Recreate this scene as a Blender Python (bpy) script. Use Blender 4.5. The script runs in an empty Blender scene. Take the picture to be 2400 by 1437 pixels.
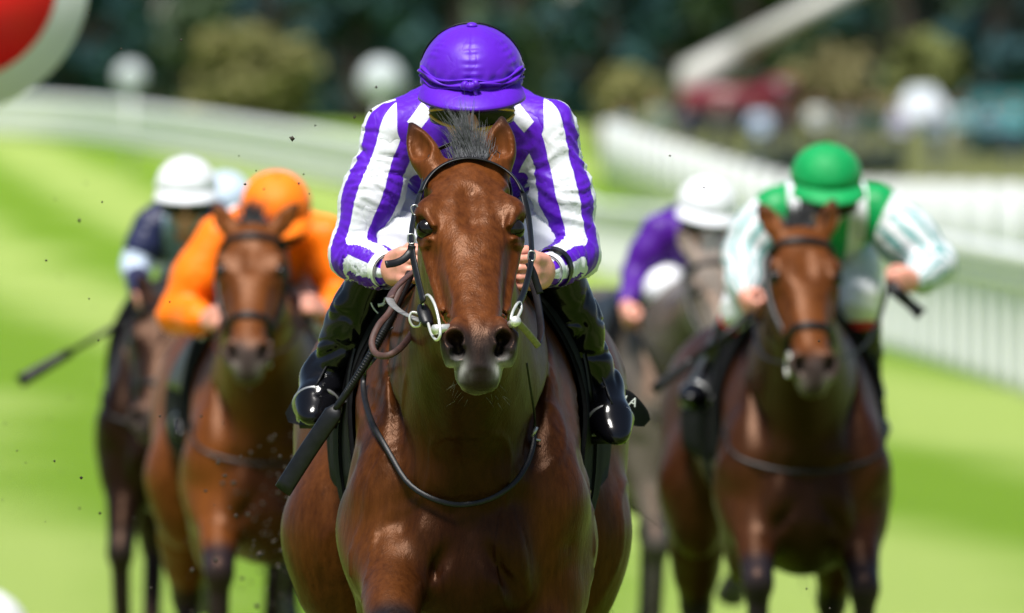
import bpy, math, random
import numpy as np
from mathutils import Vector, Matrix
from mathutils.bvhtree import BVHTree

random.seed(7)
RNG = np.random.default_rng(7)
R = math.radians
SC = bpy.context.scene
COL = SC.collection

# ------------------------------------------------------------------ camera, sky, sun, exposure
CAM_H = 1.75            # lens height in metres
FPX = 27500.0           # focal length in photo pixels (400 mm class lens)
HOR = 475.0             # photo row of eye level
cam = bpy.data.cameras.new('camera')
cam.sensor_width = 36.0
cam.lens = FPX * 36.0 / 2400.0
cam.clip_start = 0.5
cam.clip_end = 3000.0
cam.dof.use_dof = True
cam.dof.focus_distance = 25.15
cam.dof.aperture_fstop = 5.9
cam_o = bpy.data.objects.new('camera', cam)
COL.objects.link(cam_o)
cam_o.location = (0, 0, CAM_H)
PITCH = math.atan((718.5 - HOR) / FPX)
cam_o.rotation_euler = (R(90) - PITCH, 0, 0)
SC.camera = cam_o

SUN_EL, SUN_AZ = R(64), R(-160)      # azimuth from +Y (away from the lens) towards +X; negative = left of the picture
world = bpy.data.worlds.new('World')
SC.world = world
world.use_nodes = True
wn = world.node_tree
bg = wn.nodes['Background']
sky = wn.nodes.new('ShaderNodeTexSky')
sky.sky_type = 'NISHITA'
sky.sun_disc = False
sky.sun_elevation = SUN_EL
sky.sun_rotation = SUN_AZ
sky.air_density = 1.0
sky.dust_density = 1.2
wn.links.new(sky.outputs[0], bg.inputs[0])
bg.inputs[1].default_value = 0.06

sun = bpy.data.lights.new('sun', 'SUN')
sun.energy = 3.8
sun.angle = R(15)
sun.color = (1.0, 0.97, 0.92)
sun_o = bpy.data.objects.new('sun', sun)
COL.objects.link(sun_o)
sdir = Vector((math.sin(SUN_AZ) * math.cos(SUN_EL), math.cos(SUN_AZ) * math.cos(SUN_EL), math.sin(SUN_EL)))
sun_o.rotation_euler = sdir.to_track_quat('Z', 'Y').to_euler()
sun_o.location = sdir * 60

SC.view_settings.view_transform = 'Standard'
SC.view_settings.look = 'None'
SC.view_settings.gamma = 1.0
SC.view_settings.exposure = 0.92

# ------------------------------------------------------------------ small helpers
def PX(px, py, d):
    """photo pixel + distance from the lens -> world point"""
    return np.array([(px - 1200.0) * d / FPX, d, CAM_H - (py - HOR) * d / FPX])

def col(r, g, b):
    f = lambda c: (c / 255.0 / 12.92) if c <= 10 else ((c / 255.0 + 0.055) / 1.055) ** 2.4
    return (f(r), f(g), f(b), 1.0)

def tag(o, label=None, cat=None, group=None, kind=None):
    if label: o['label'] = label
    if cat: o['category'] = cat
    if group: o['group'] = group
    if kind: o['kind'] = kind
    return o

def empty(name, loc, label=None, cat=None, group=None, rz=0.0):
    o = bpy.data.objects.new(name, None)
    o.empty_display_size = 0.1
    o.location = loc
    o.rotation_euler = (0, 0, rz)
    COL.objects.link(o)
    return tag(o, label, cat, group)

def mesh_np(name, V, F, attrs=None, smooth=True):
    """numpy mesh: V (n,3), F (m,3|4) or list of such arrays"""
    me = bpy.data.meshes.new(name)
    V = np.asarray(V, np.float32)
    Fs = F if isinstance(F, list) else [F]
    Fs = [np.asarray(f, np.int32) for f in Fs if len(f)]
    nl = sum(f.size for f in Fs); nf = sum(len(f) for f in Fs)
    me.vertices.add(len(V)); me.loops.add(nl); me.polygons.add(nf)
    me.vertices.foreach_set('co', V.ravel())
    me.loops.foreach_set('vertex_index', np.concatenate([f.ravel() for f in Fs]))
    st = []; s = 0
    for f in Fs:
        st.append(s + np.arange(len(f)) * f.shape[1]); s += f.size
    me.polygons.foreach_set('loop_start', np.concatenate(st).astype(np.int32))
    me.update(calc_edges=True)
    me.validate()
    if smooth:
        me.polygons.foreach_set('use_smooth', np.ones(len(me.polygons), bool))
    for k, a in (attrs or {}).items():
        a = np.asarray(a, np.float32)
        if a.ndim == 1:
            at = me.attributes.new(k, 'FLOAT', 'POINT'); at.data.foreach_set('value', a)
        else:
            at = me.attributes.new(k, 'FLOAT_COLOR', 'POINT')
            if a.shape[1] == 3: a = np.concatenate([a, np.ones((len(a), 1), np.float32)], 1)
            at.data.foreach_set('color', a.ravel())
    return me

def link(name, me, mat=None, parent=None, loc=None):
    o = bpy.data.objects.new(name, me)
    COL.objects.link(o)
    if mat is not None:
        me.materials.clear()
        for m in (mat if isinstance(mat, (list, tuple)) else [mat]): me.materials.append(m)
    if parent is not None: o.parent = parent
    if loc is not None: o.location = loc
    return o

class MB:
    """mesh builder: boxes, tubes, ribbons, lathes in one mesh"""
    def __init__(s): s.v = []; s.q = []; s.t = []; s.n = 0
    def add(s, V, Q=None, T=None):
        V = np.asarray(V, float)
        if Q is not None and len(Q): s.q.append(np.asarray(Q) + s.n)
        if T is not None and len(T): s.t.append(np.asarray(T) + s.n)
        s.v.append(V); s.n += len(V); return s
    def box(s, c, h, rot=None, taper=1.0):
        b = np.array([[x, y, z] for z in (-1, 1) for y in (-1, 1) for x in (-1, 1)], float) * np.asarray(h)
        b[4:, :2] *= taper
        if rot is not None: b = b @ np.asarray(rot).T
        return s.add(b + np.asarray(c), [[0, 2, 3, 1], [4, 5, 7, 6], [0, 1, 5, 4], [2, 6, 7, 3], [0, 4, 6, 2], [1, 3, 7, 5]])
    def tube(s, pts, rad, seg=8, flat=1.0, up=None, cap=True):
        """tube along polyline; flat<1 squashes the section along the 'up' side"""
        P = np.asarray(pts, float); n = len(P)
        rad = np.broadcast_to(np.asarray(rad, float), (n,))
        flat = np.broadcast_to(np.asarray(flat, float), (n,))
        T = np.gradient(P, axis=0); T /= np.linalg.norm(T, axis=1)[:, None] + 1e-12
        if up is None:
            u = np.array([0.0, 0, 1]);
            if abs(T[0] @ u) > 0.9: u = np.array([1.0, 0, 0])
            N = []
            for i in range(n):
                w = u - (u @ T[i]) * T[i]; w /= np.linalg.norm(w) + 1e-12; N.append(w); u = w
            N = np.array(N)
        else:
            U = np.broadcast_to(np.asarray(up, float), (n, 3))
            N = U - (U * T).sum(1)[:, None] * T; N /= np.linalg.norm(N, axis=1)[:, None] + 1e-12
        B = np.cross(T, N)
        a = np.arange(seg) * 2 * math.pi / seg
        V = (P[:, None, :] + rad[:, None, None] * (np.cos(a)[None, :, None] * B[:, None, :] + (flat[:, None] * np.sin(a)[None, :])[:, :, None] * N[:, None, :])).reshape(-1, 3)
        Q = []
        for i in range(n - 1):
            for j in range(seg):
                k = (j + 1) % seg
                Q.append([i * seg + j, i * seg + k, (i + 1) * seg + k, (i + 1) * seg + j])
        Tt = []
        if cap:
            V = np.concatenate([V, P[:1], P[-1:]])
            c0, c1 = n * seg, n * seg + 1
            for j in range(seg):
                k = (j + 1) % seg
                Tt.append([c0, k, j]); Tt.append([c1, (n - 1) * seg + j, (n - 1) * seg + k])
        return s.add(V, Q, Tt)
    def lathe(s, prof, seg=24, o=(0, 0, 0), rot=None):
        prof = np.asarray(prof, float); n = len(prof)
        a = np.arange(seg) * 2 * math.pi / seg
        V = np.stack([prof[:, None, 0] * np.cos(a), prof[:, None, 0] * np.sin(a), np.repeat(prof[:, 1:2], seg, 1)], -1).reshape(-1, 3)
        if rot is not None: V = V @ np.asarray(rot).T
        Q = [[i * seg + j, i * seg + (j + 1) % seg, (i + 1) * seg + (j + 1) % seg, (i + 1) * seg + j] for i in range(n - 1) for j in range(seg)]
        return s.add(V + np.asarray(o), Q)
    def data(s):
        return np.concatenate(s.v), [f for f in ([np.concatenate(s.q)] if s.q else []) + ([np.concatenate(s.t)] if s.t else [])]
    def build(s, name, mat, parent=None, loc=None, smooth=True, off=None):
        V, F = s.data()
        if off is not None: V = V - np.asarray(off)
        return link(name, mesh_np(name, V, F, smooth=smooth), mat, parent, loc)

def crom(P, n=8, closed=False):
    """Catmull-Rom resample of a polyline"""
    P = np.asarray(P, float)
    if closed: Q = np.concatenate([P[-1:], P, P[:2]])
    else: Q = np.concatenate([2 * P[:1] - P[1:2], P, 2 * P[-1:] - P[-2:-1]])
    out = []
    for i in range(len(Q) - 3):
        p0, p1, p2, p3 = Q[i:i + 4]
        for t in np.arange(n) / n:
            out.append(0.5 * ((2 * p1) + (-p0 + p2) * t + (2 * p0 - 5 * p1 + 4 * p2 - p3) * t * t + (-p0 + 3 * p1 - 3 * p2 + p3) * t ** 3))
    if not closed: out.append(P[-1])
    return np.array(out)

def vnoise(p, seed=0):
    """3-D value noise in [-1,1], p (n,3)"""
    p = np.asarray(p, float); i = np.floor(p).astype(np.int64); f = p - i
    f = f * f * (3 - 2 * f)
    def h(a, b, c):
        x = (a * 374761393 + b * 668265263 + c * 2147483647 + seed * 974711) & 0xffffffff
        x = ((x ^ (x >> 13)) * 1274126177) & 0xffffffff
        return ((x ^ (x >> 16)) & 0xffff) / 32767.5 - 1
    r = 0
    for dx in (0, 1):
        for dy in (0, 1):
            for dz in (0, 1):
                w = (f[:, 0] if dx else 1 - f[:, 0]) * (f[:, 1] if dy else 1 - f[:, 1]) * (f[:, 2] if dz else 1 - f[:, 2])
                r = r + w * h(i[:, 0] + dx, i[:, 1] + dy, i[:, 2] + dz)
    return r

def sstep(a, b, x):
    t = np.clip((x - a) / (b - a), 0, 1); return t * t * (3 - 2 * t)

# ------------------------------------------------------------------ implicit surfaces (for horses and people)
class Field:
    def __init__(s, xs, ys, zs):
        s.xs, s.ys, s.zs = [np.asarray(a, np.float32) for a in (xs, ys, zs)]
        s.f = np.full((len(xs), len(ys), len(zs)), 0.3, np.float32)
    def apply(s, fn, lo, hi, k=0.02, op='u'):
        m = k + 0.012
        i0, i1 = np.searchsorted(s.xs, [lo[0] - m, hi[0] + m]); j0, j1 = np.searchsorted(s.ys, [lo[1] - m, hi[1] + m]); k0, k1 = np.searchsorted(s.zs, [lo[2] - m, hi[2] + m])
        if i1 <= i0 or j1 <= j0 or k1 <= k0: return
        X = s.xs[i0:i1, None, None]; Y = s.ys[None, j0:j1, None]; Z = s.zs[None, None, k0:k1]
        b = fn(X, Y, Z).astype(np.float32)
        a = s.f[i0:i1, j0:j1, k0:k1]
        if op == 'u':
            h = np.clip(0.5 + 0.5 * (a - b) / k, 0, 1)
            r = a * (1 - h) + b * h - k * h * (1 - h)
        else:                                   # carve
            h = np.clip(0.5 - 0.5 * (a + b) / k, 0, 1)
            r = a * (1 - h) - b * h + k * h * (1 - h)
        s.f[i0:i1, j0:j1, k0:k1] = r
    def cone(s, a, b, r1, r2, k=0.03, op='u'):
        a = np.asarray(a, float); b = np.asarray(b, float); d = b - a; L2 = d @ d + 1e-9
        def fn(X, Y, Z):
            px, py, pz = X - a[0], Y - a[1], Z - a[2]
            t = np.clip((px * d[0] + py * d[1] + pz * d[2]) / L2, 0, 1)
            return np.sqrt((px - t * d[0]) ** 2 + (py - t * d[1]) ** 2 + (pz - t * d[2]) ** 2) - (r1 + (r2 - r1) * t)
        m = max(r1, r2)
        s.apply(fn, np.minimum(a, b) - m, np.maximum(a, b) + m, k, op)
    def ell(s, c, r, M=None, k=0.03, op='u'):
        """ellipsoid, M columns = its axes"""
        c = np.asarray(c, float); r = np.asarray(r, float); M = np.eye(3) if M is None else np.asarray(M)
        def fn(X, Y, Z):
            px, py, pz = X - c[0], Y - c[1], Z - c[2]
            k0 = 0; k1 = 0
            for i in range(3):
                l = (px * M[0, i] + py * M[1, i] + pz * M[2, i])
                k0 = k0 + (l / r[i]) ** 2; k1 = k1 + (l / r[i] ** 2) ** 2
            k0 = np.sqrt(k0); k1 = np.sqrt(k1) + 1e-6
            return k0 * (k0 - 1) / k1
        e = np.sqrt((M * r[None, :]) ** 2 @ np.ones(3))
        s.apply(fn, c - e, c + e, k, op)
    def loft(s, o, M, st, k=0.03, op='u'):
        """straight loft; frame columns (u, v, w); stations: u, w-centre, half height, half width, exponent"""
        o = np.asarray(o, float); M = np.asarray(M, float)
        st = np.asarray(st, float)
        D = np.concatenate([crom(st, 8)]); us = D[:, 0]
        rm = max(st[:, 2].max(), st[:, 3].max())
        ends = np.array([o + M @ np.array([uu, 0, wc]) for uu, wc in ((st[0, 0], st[0, 1]), (st[-1, 0], st[-1, 1]))] + [o + M @ np.array([uu, 0, wc]) for uu, wc in zip(us, D[:, 1])])
        def fn(X, Y, Z):
            px, py, pz = X - o[0], Y - o[1], Z - o[2]
            u = px * M[0, 0] + py * M[1, 0] + pz * M[2, 0]
            v = px * M[0, 1] + py * M[1, 1] + pz * M[2, 1]
            w = px * M[0, 2] + py * M[1, 2] + pz * M[2, 2]
            uc = np.clip(u, us[0], us[-1])
            wc = np.interp(uc, us, D[:, 1]); hh = np.interp(uc, us, D[:, 2]); hw = np.interp(uc, us, D[:, 3]); n = np.interp(uc, us, D[:, 4])
            a = np.abs(v) / hw; b = np.abs(w - wc) / hh
            q = (a ** n + b ** n + 1e-12) ** (1 / n)
            mr = np.minimum(hh, hw)
            d = (q - 1) * mr
            ax = np.abs(u - uc)
            return np.where(ax > 0, np.sqrt(np.maximum(d, 0) ** 2 + ax ** 2) + np.minimum(d, 0) * 0.0, d)
        s.apply(fn, ends.min(0) - rm, ends.max(0) + rm, k, op)
    def sweep(s, P, a, b, lat=(1, 0, 0), k=0.03, ks=0.03):
        """elliptic sweep along a 3-D polyline: a = half width (lat), b = half depth"""
        P = np.asarray(P, float)
        a = np.asarray(a, float); b = np.asarray(b, float); lat = np.asarray(lat, float)
        for i in range(len(P) - 1):
            p0, p1 = P[i], P[i + 1]; d = p1 - p0; L2 = d @ d; dn = d / math.sqrt(L2)
            l = lat - (lat @ dn) * dn; l /= np.linalg.norm(l); nr = np.cross(l, dn)
            a0, a1, b0, b1 = a[i], a[i + 1], b[i], b[i + 1]
            def fn(X, Y, Z):
                px, py, pz = X - p0[0], Y - p0[1], Z - p0[2]
                tt = (px * d[0] + py * d[1] + pz * d[2]) / L2
                t = np.clip(tt, 0, 1)
                ra = a0 + (a1 - a0) * t; rb = b0 + (b1 - b0) * t
                v = px * l[0] + py * l[1] + pz * l[2] ; w = px * nr[0] + py * nr[1] + pz * nr[2]
                ax = (tt - t) * math.sqrt(L2)
                mr = np.minimum(ra, rb)
                return (np.sqrt((v / ra) ** 2 + (w / rb) ** 2 + (ax / mr) ** 2) - 1) * mr
            m = max(a0, a1, b0, b1)
            s.apply(fn, np.minimum(p0, p1) - m, np.maximum(p0, p1) + m, k if i == 0 else ks)
    def mesh(s, smooth=3):
        f = s.f; ins = f < 0
        nx, ny, nz = f.shape
        c = np.zeros((nx - 1, ny - 1, nz - 1), np.uint8)
        for dx in (0, 1):
            for dy in (0, 1):
                for dz in (0, 1):
                    c += ins[dx:nx - 1 + dx, dy:ny - 1 + dy, dz:nz - 1 + dz]
        I = np.argwhere((c > 0) & (c < 8))
        vid = np.full(c.shape, -1, np.int32); vid[I[:, 0], I[:, 1], I[:, 2]] = np.arange(len(I))
        acc = np.zeros((len(I), 3)); cnt = np.zeros(len(I))
        cr = [(x, y, z) for x in (0, 1) for y in (0, 1) for z in (0, 1)]
        for A in cr:
            for ax in range(3):
                if A[ax]: continue
                B = list(A); B[ax] = 1
                ia = I + np.array(A); ib = I + np.array(B)
                fa = f[ia[:, 0], ia[:, 1], ia[:, 2]]; fb = f[ib[:, 0], ib[:, 1], ib[:, 2]]
                m = (fa < 0) != (fb < 0)
                t = (fa / (fa - fb + 1e-20))[m][:, None]
                pa = np.stack([s.xs[ia[m, 0]], s.ys[ia[m, 1]], s.zs[ia[m, 2]]], 1); pb = np.stack([s.xs[ib[m, 0]], s.ys[ib[m, 1]], s.zs[ib[m, 2]]], 1)
                acc[m] += pa + (pb - pa) * t; cnt[m] += 1
        V = acc / cnt[:, None]
        Q = []
        for ax in range(3):
            sl0 = [slice(None)] * 3; sl1 = [slice(None)] * 3
            sl0[ax] = slice(0, -1); sl1[ax] = slice(1, None)
            ch = ins[tuple(sl0)] != ins[tuple(sl1)]
            E = np.argwhere(ch)
            o1, o2 = [(1, 2), (2, 0), (0, 1)][ax]
            ok = (E[:, o1] > 0) & (E[:, o2] > 0) & (E[:, o1] < f.shape[o1] - 1) & (E[:, o2] < f.shape[o2] - 1)
            E = E[ok]
            def g(d1, d2):
                e = E.copy(); e[:, o1] -= d1; e[:, o2] -= d2
                return vid[e[:, 0], e[:, 1], e[:, 2]]
            q = np.stack([g(1, 1), g(0, 1), g(0, 0), g(1, 0)], 1)
            flip = ~ins[E[:, 0], E[:, 1], E[:, 2]]
            q[flip] = q[flip][:, ::-1]
            Q.append(q)
        Q = np.concatenate(Q); Q = Q[(Q >= 0).all(1)]
        V = taubin(V, Q, smooth)
        return V, Q

def edges_of(Q):
    e = np.concatenate([Q[:, [i, (i + 1) % Q.shape[1]]] for i in range(Q.shape[1])])
    e = np.sort(e, 1); return np.unique(e, axis=0)

def taubin(V, Q, it=3, lam=0.55, mu=-0.56):
    if it <= 0: return V
    e = edges_of(Q); n = len(V)
    deg = np.bincount(e.ravel(), minlength=n).astype(float) + 1e-9
    for _ in range(it):
        for w in (lam, mu):
            S = np.stack([np.bincount(e[:, 0], V[e[:, 1], c], n) + np.bincount(e[:, 1], V[e[:, 0], c], n) for c in range(3)], 1)
            V = V + w * (S / deg[:, None] - V)
    return V

def vnormals(V, Q):
    n = np.cross(V[Q[:, 2]] - V[Q[:, 0]], V[Q[:, 3 if Q.shape[1] == 4 else 1]] - V[Q[:, 1 if Q.shape[1] == 4 else 0]])
    if Q.shape[1] == 3: n = -n
    N = np.stack([sum(np.bincount(Q[:, i], n[:, c], len(V)) for i in range(Q.shape[1])) for c in range(3)], 1)
    return N / (np.linalg.norm(N, axis=1)[:, None] + 1e-12)

def axis_steps(lo, hi, fine, coarse, f0, f1):
    """grid coordinates, fine between f0 and f1, coarser (with a gradual change) outside"""
    out = list(np.arange(f0, f1, fine))
    h = fine; x = out[-1]
    while x < hi: h = min(h * 1.15, coarse); x += h; out.append(x)
    h = fine; x = out[0]; pre = []
    while x > lo: h = min(h * 1.15, coarse); x -= h; pre.append(x)
    return np.array(pre[::-1] + out)
# ------------------------------------------------------------------ materials
def nodes(name):
    m = bpy.data.materials.new(name); m.use_nodes = True
    nt = m.node_tree; return m, nt, nt.nodes['Principled BSDF']

def N(nt, t, **kw):
    n = nt.nodes.new(t)
    for k, v in kw.items(): setattr(n, k, v)
    return n

def math_n(nt, op, a, b=None, c=None):
    n = N(nt, 'ShaderNodeMath', operation=op)
    for i, x in enumerate((a, b, c)):
        if x is None: continue
        if isinstance(x, (int, float)): n.inputs[i].default_value = x
        else: nt.links.new(x, n.inputs[i])
    return n.outputs[0]

def mixc(nt, fac, a, b, mode='MIX'):
    n = N(nt, 'ShaderNodeMix', data_type='RGBA', blend_type=mode)
    for s, x in ((n.inputs[0], fac), (n.inputs[6], a), (n.inputs[7], b)):
        if isinstance(x, (int, float)): s.default_value = x
        elif isinstance(x, tuple): s.default_value = x if len(x) == 4 else (*x, 1)
        else: nt.links.new(x, s)
    return n.outputs[2]

def noise_n(nt, scale, detail=4, rough=0.55, coord=None, stretch=None):
    tc = N(nt, 'ShaderNodeTexCoord')
    src = tc.outputs['Object'] if coord is None else coord
    if stretch is not None:
        mp = N(nt, 'ShaderNodeMapping'); mp.inputs['Scale'].default_value = stretch
        nt.links.new(src, mp.inputs[0]); src = mp.outputs[0]
    n = N(nt, 'ShaderNodeTexNoise'); n.inputs['Scale'].default_value = scale
    n.inputs['Detail'].default_value = detail; n.inputs['Roughness'].default_value = rough
    nt.links.new(src, n.inputs['Vector']); return n.outputs['Fac']

def ramp_n(nt, fac, stops):
    n = N(nt, 'ShaderNodeValToRGB'); e = n.color_ramp.elements
    while len(e) < len(stops): e.new(0.5)
    for i, (p, c) in enumerate(stops): e[i].position = p; e[i].color = c if len(c) == 4 else (*c, 1)
    nt.links.new(fac, n.inputs[0]); return n.outputs[0]

def bump_n(nt, bsdf, h, strength=0.3, dist=0.002):
    b = N(nt, 'ShaderNodeBump'); b.inputs['Strength'].default_value = strength; b.inputs['Distance'].default_value = dist
    nt.links.new(h, b.inputs['Height']); nt.links.new(b.outputs[0], bsdf.inputs['Normal']); return b

def plain(name, c, rough=0.6, metal=0.0, var=0.12, scale=30.0, bump=0.0, bdist=0.001, coat=0.0, spec=0.5, sheen=0.0, trans=0.0):
    m, nt, b = nodes(name)
    c = c if len(c) == 4 else (*c, 1)
    f = noise_n(nt, scale)
    lo = tuple(x * (1 - var) for x in c[:3]) + (1,); hi = tuple(min(1, x * (1 + var)) for x in c[:3]) + (1,)
    nt.links.new(ramp_n(nt, f, [(0.3, lo), (0.7, hi)]), b.inputs['Base Color'])
    b.inputs['Roughness'].default_value = rough; b.inputs['Metallic'].default_value = metal
    b.inputs['Coat Weight'].default_value = coat; b.inputs['Coat Roughness'].default_value = 0.06
    b.inputs['Specular IOR Level'].default_value = spec
    b.inputs['Sheen Weight'].default_value = sheen
    if bump: bump_n(nt, b, noise_n(nt, scale * 3, 6), bump, bdist)
    return m

def coat_mat(name, gloss=0.37):
    """horse coat: colour from the mesh's own coat attribute, hair grain and short hair sheen on top"""
    m, nt, b = nodes(name)
    at = N(nt, 'ShaderNodeAttribute', attribute_name='coat')
    f1 = noise_n(nt, 7, 5, 0.6, stretch=(1.0, 1.0, 0.45))
    f2 = noise_n(nt, 90, 3, 0.6, stretch=(1, 1, 0.18))
    v = math_n(nt, 'ADD', math_n(nt, 'MULTIPLY', f1, 0.75), math_n(nt, 'MULTIPLY', f2, 0.55))
    k = ramp_n(nt, v, [(0.42, (0.42, 0.36, 0.32, 1)), (0.84, (1.36, 1.34, 1.30, 1))])
    nt.links.new(mixc(nt, 1.0, at.outputs['Color'], k, 'MULTIPLY'), b.inputs['Base Color'])
    rr = math_n(nt, 'MULTIPLY_ADD', f1, 0.30, gloss - 0.14)
    nt.links.new(rr, b.inputs['Roughness'])
    b.inputs['Specular IOR Level'].default_value = 0.20; b.inputs['Specular Tint'].default_value = (1, .56, .36, 1)
    b.inputs['Sheen Weight'].default_value = 0.0
    b.inputs['Sheen Roughness'].default_value = 0.5
    h = math_n(nt, 'ADD', math_n(nt, 'MULTIPLY', noise_n(nt, 260, 2, 0.5, stretch=(1, 1, 0.15)), 0.35), math_n(nt, 'MULTIPLY', noise_n(nt, 26, 5, 0.6, stretch=(1, 1, 0.5)), 1.0))
    bump_n(nt, b, h, 0.42, 0.005)
    return m

def silk_mat(name, builder, rough=0.46, sheen=0.1, crease=0.5):
    """racing silks: builder(nt, reg, ang, lng, xx) -> colour socket"""
    m, nt, b = nodes(name)
    g = lambda n: N(nt, 'ShaderNodeAttribute', attribute_name=n).outputs['Fac']
    c = builder(nt, g('reg'), g('ang'), g('lng'), g('lat'), g('hgt'))
    fine = noise_n(nt, 14, 4)
    k = ramp_n(nt, fine, [(0.3, (0.9, 0.9, 0.9, 1)), (0.7, (1.06, 1.06, 1.06, 1))])
    if isinstance(c, tuple):
        rgb = N(nt, 'ShaderNodeRGB'); rgb.outputs[0].default_value = c; c = rgb.outputs[0]
    nt.links.new(mixc(nt, 1.0, c, k, 'MULTIPLY'), b.inputs['Base Color'])
    b.inputs['Roughness'].default_value = rough
    b.inputs['Sheen Weight'].default_value = sheen; b.inputs['Sheen Roughness'].default_value = 0.35
    b.inputs['Specular IOR Level'].default_value = 0.28
    w = noise_n(nt, 15, 3, 0.45, stretch=(1, 1, 0.7))
    rdg = math_n(nt, 'ABSOLUTE', math_n(nt, 'MULTIPLY_ADD', w, 2.0, -1.0))
    rdg = math_n(nt, 'POWER', rdg, 0.55)
    bump_n(nt, b, math_n(nt, 'ADD', rdg, math_n(nt, 'MULTIPLY', noise_n(nt, 48, 3), .35)), crease, 0.007)
    return m

def stripes(nt, ang, n, duty, off=0.0, lng=None, wob=0.0):
    x = math_n(nt, 'MULTIPLY_ADD', ang, n / (2 * math.pi), off)
    if wob:
        x = math_n(nt, 'ADD', x, math_n(nt, 'MULTIPLY', math_n(nt, 'SUBTRACT', noise_n(nt, 22, 1), 0.5), wob))
    return math_n(nt, 'LESS_THAN', math_n(nt, 'FRACT', x), duty)

PURPLE = col(84, 22, 178)
M = {}
M['black_leather'] = plain('black_leather', (0.005, 0.005, 0.006), 0.42, var=0.4, scale=60, bump=0.25, spec=.28)
M['grey_leather'] = plain('grey_leather', (0.16, 0.16, 0.15), 0.5, var=0.3, scale=60, bump=0.25)
M['patent'] = plain('patent_leather', (0.003, 0.003, 0.004), 0.13, var=0.3, scale=9, coat=.0, spec=0.30)
M['black_cloth'] = plain('black_cloth', (0.004, 0.004, 0.005), 0.9, var=0.4, scale=80, bump=0.3, spec=.12)
M['steel'] = plain('steel', (0.36, 0.36, 0.36), 0.34, metal=.7, var=0.15, scale=40)
M['bit_ring'] = plain('bit_ring_metal', (0.72, 0.71, 0.66), 0.35, metal=0.6, var=0.15, scale=40)
M['brown_rubber'] = plain('brown_rubber', (0.055, 0.022, 0.016), 0.65, var=0.35, scale=70, bump=0.5)
M['skin'] = plain('skin', col(205, 140, 120), 0.5, var=0.14, scale=25, bump=0.25, bdist=0.002)
M['white_cloth'] = plain('white_cloth', (0.72, 0.73, 0.77), 0.7, var=0.06, scale=12, bump=0.3, bdist=0.003)
M['white_trim'] = plain('white_trim', (0.76, 0.77, 0.75), 0.5, var=0.06, scale=40)
M['yellow'] = plain('yellow_trim', col(190, 140, 20), 0.4, var=0.2, scale=40)
M['dark_glass'] = plain('dark_lens', (0.006, 0.005, 0.005), 0.22, var=0.2, coat=.0, spec=.25)
M['eye'] = plain('horse_eye', (0.006, 0.004, 0.003), 0.15, var=0.5, scale=60, coat=.0, spec=0.35)
M['hair_black'] = plain('black_hair', (0.018, 0.016, 0.017), 0.42, var=0.6, scale=90)
M['hair_forelock'] = plain('forelock_hair', (0.095, 0.095, 0.105), 0.5, var=0.6, scale=60)
M['hoof'] = plain('hoof_horn', (0.03, 0.026, 0.022), 0.5, var=0.4)
M['coat'] = coat_mat('horse_coat')
M['paint_white'] = plain('white_plastic', (0.70, 0.71, 0.70), 0.4, var=0.05, scale=3)
M['paint_red'] = plain('red_paint', col(232, 5, 22), 0.45, var=0.04, scale=3)
M['mud'] = plain('turf_mud', (0.03, 0.021, 0.014), 0.9, var=0.5, scale=90)
# ------------------------------------------------------------------ ground
def ground_z(y):
    """the course is nearly level near the lens and climbs gently beyond 200 m"""
    y = np.asarray(y, float)
    z = -.24 * sstep(27, 38, y) * (1 - sstep(60, 120, y)) + .003 * np.maximum(0, y - 20) + .017 * np.maximum(0, y - 200) - .012 * np.maximum(0, y - 380)
    return z
ys = np.concatenate([np.linspace(-60, 20, 9), np.linspace(24, 380, 120), np.linspace(400, 2600, 45)])
xs = np.concatenate([np.linspace(-900, -60, 12), np.linspace(-50, 50, 41), np.linspace(60, 900, 12)])
X, Y = np.meshgrid(xs, ys)
Z = ground_z(Y)
V = np.stack([X, Y, Z], -1).reshape(-1, 3); nx = len(xs)
Q = np.array([[i * nx + j, i * nx + j + 1, (i + 1) * nx + j + 1, (i + 1) * nx + j] for i in range(len(ys) - 1) for j in range(nx - 1)])
m, nt, b = nodes('turf')
tc = N(nt, 'ShaderNodeTexCoord')
sx = N(nt, 'ShaderNodeSeparateXYZ'); nt.links.new(tc.outputs['Object'], sx.inputs[0])
wob = math_n(nt, 'MULTIPLY', math_n(nt, 'SUBTRACT', noise_n(nt, .09, 3), .5), 2.0)
# mown bands, slightly oblique to the running line
band = math_n(nt, 'ADD', math_n(nt, 'MULTIPLY', sx.outputs[0], .62), math_n(nt, 'MULTIPLY', sx.outputs[1], .045))
band = math_n(nt, 'SINE', math_n(nt, 'MULTIPLY', math_n(nt, 'ADD', band, wob), 2.2))
bm = N(nt, 'ShaderNodeMapRange'); bm.inputs[1].default_value = -.75; bm.inputs[2].default_value = .75; nt.links.new(band, bm.inputs[0])
patch = noise_n(nt, .8, 5, .65); fine = noise_n(nt, 26, 4, .7)
light = mixc(nt, fine, (.250, .350, .065, 1), (.370, .460, .130, 1)); dark = mixc(nt, fine, (.090, .190, .003, 1), (.150, .270, .007, 1))
base = mixc(nt, bm.outputs[0], dark, light)
nt.links.new(mixc(nt, math_n(nt, 'MULTIPLY', patch, .3), base, (.23, .36, .02, 1)), b.inputs['Base Color'])
b.inputs['Roughness'].default_value = .85; b.inputs['Specular IOR Level'].default_value = .2
bump_n(nt, b, noise_n(nt, 60, 5, .7), .8, .03)
link('ground', mesh_np('ground', V, Q), m)['kind'] = 'structure'

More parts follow.
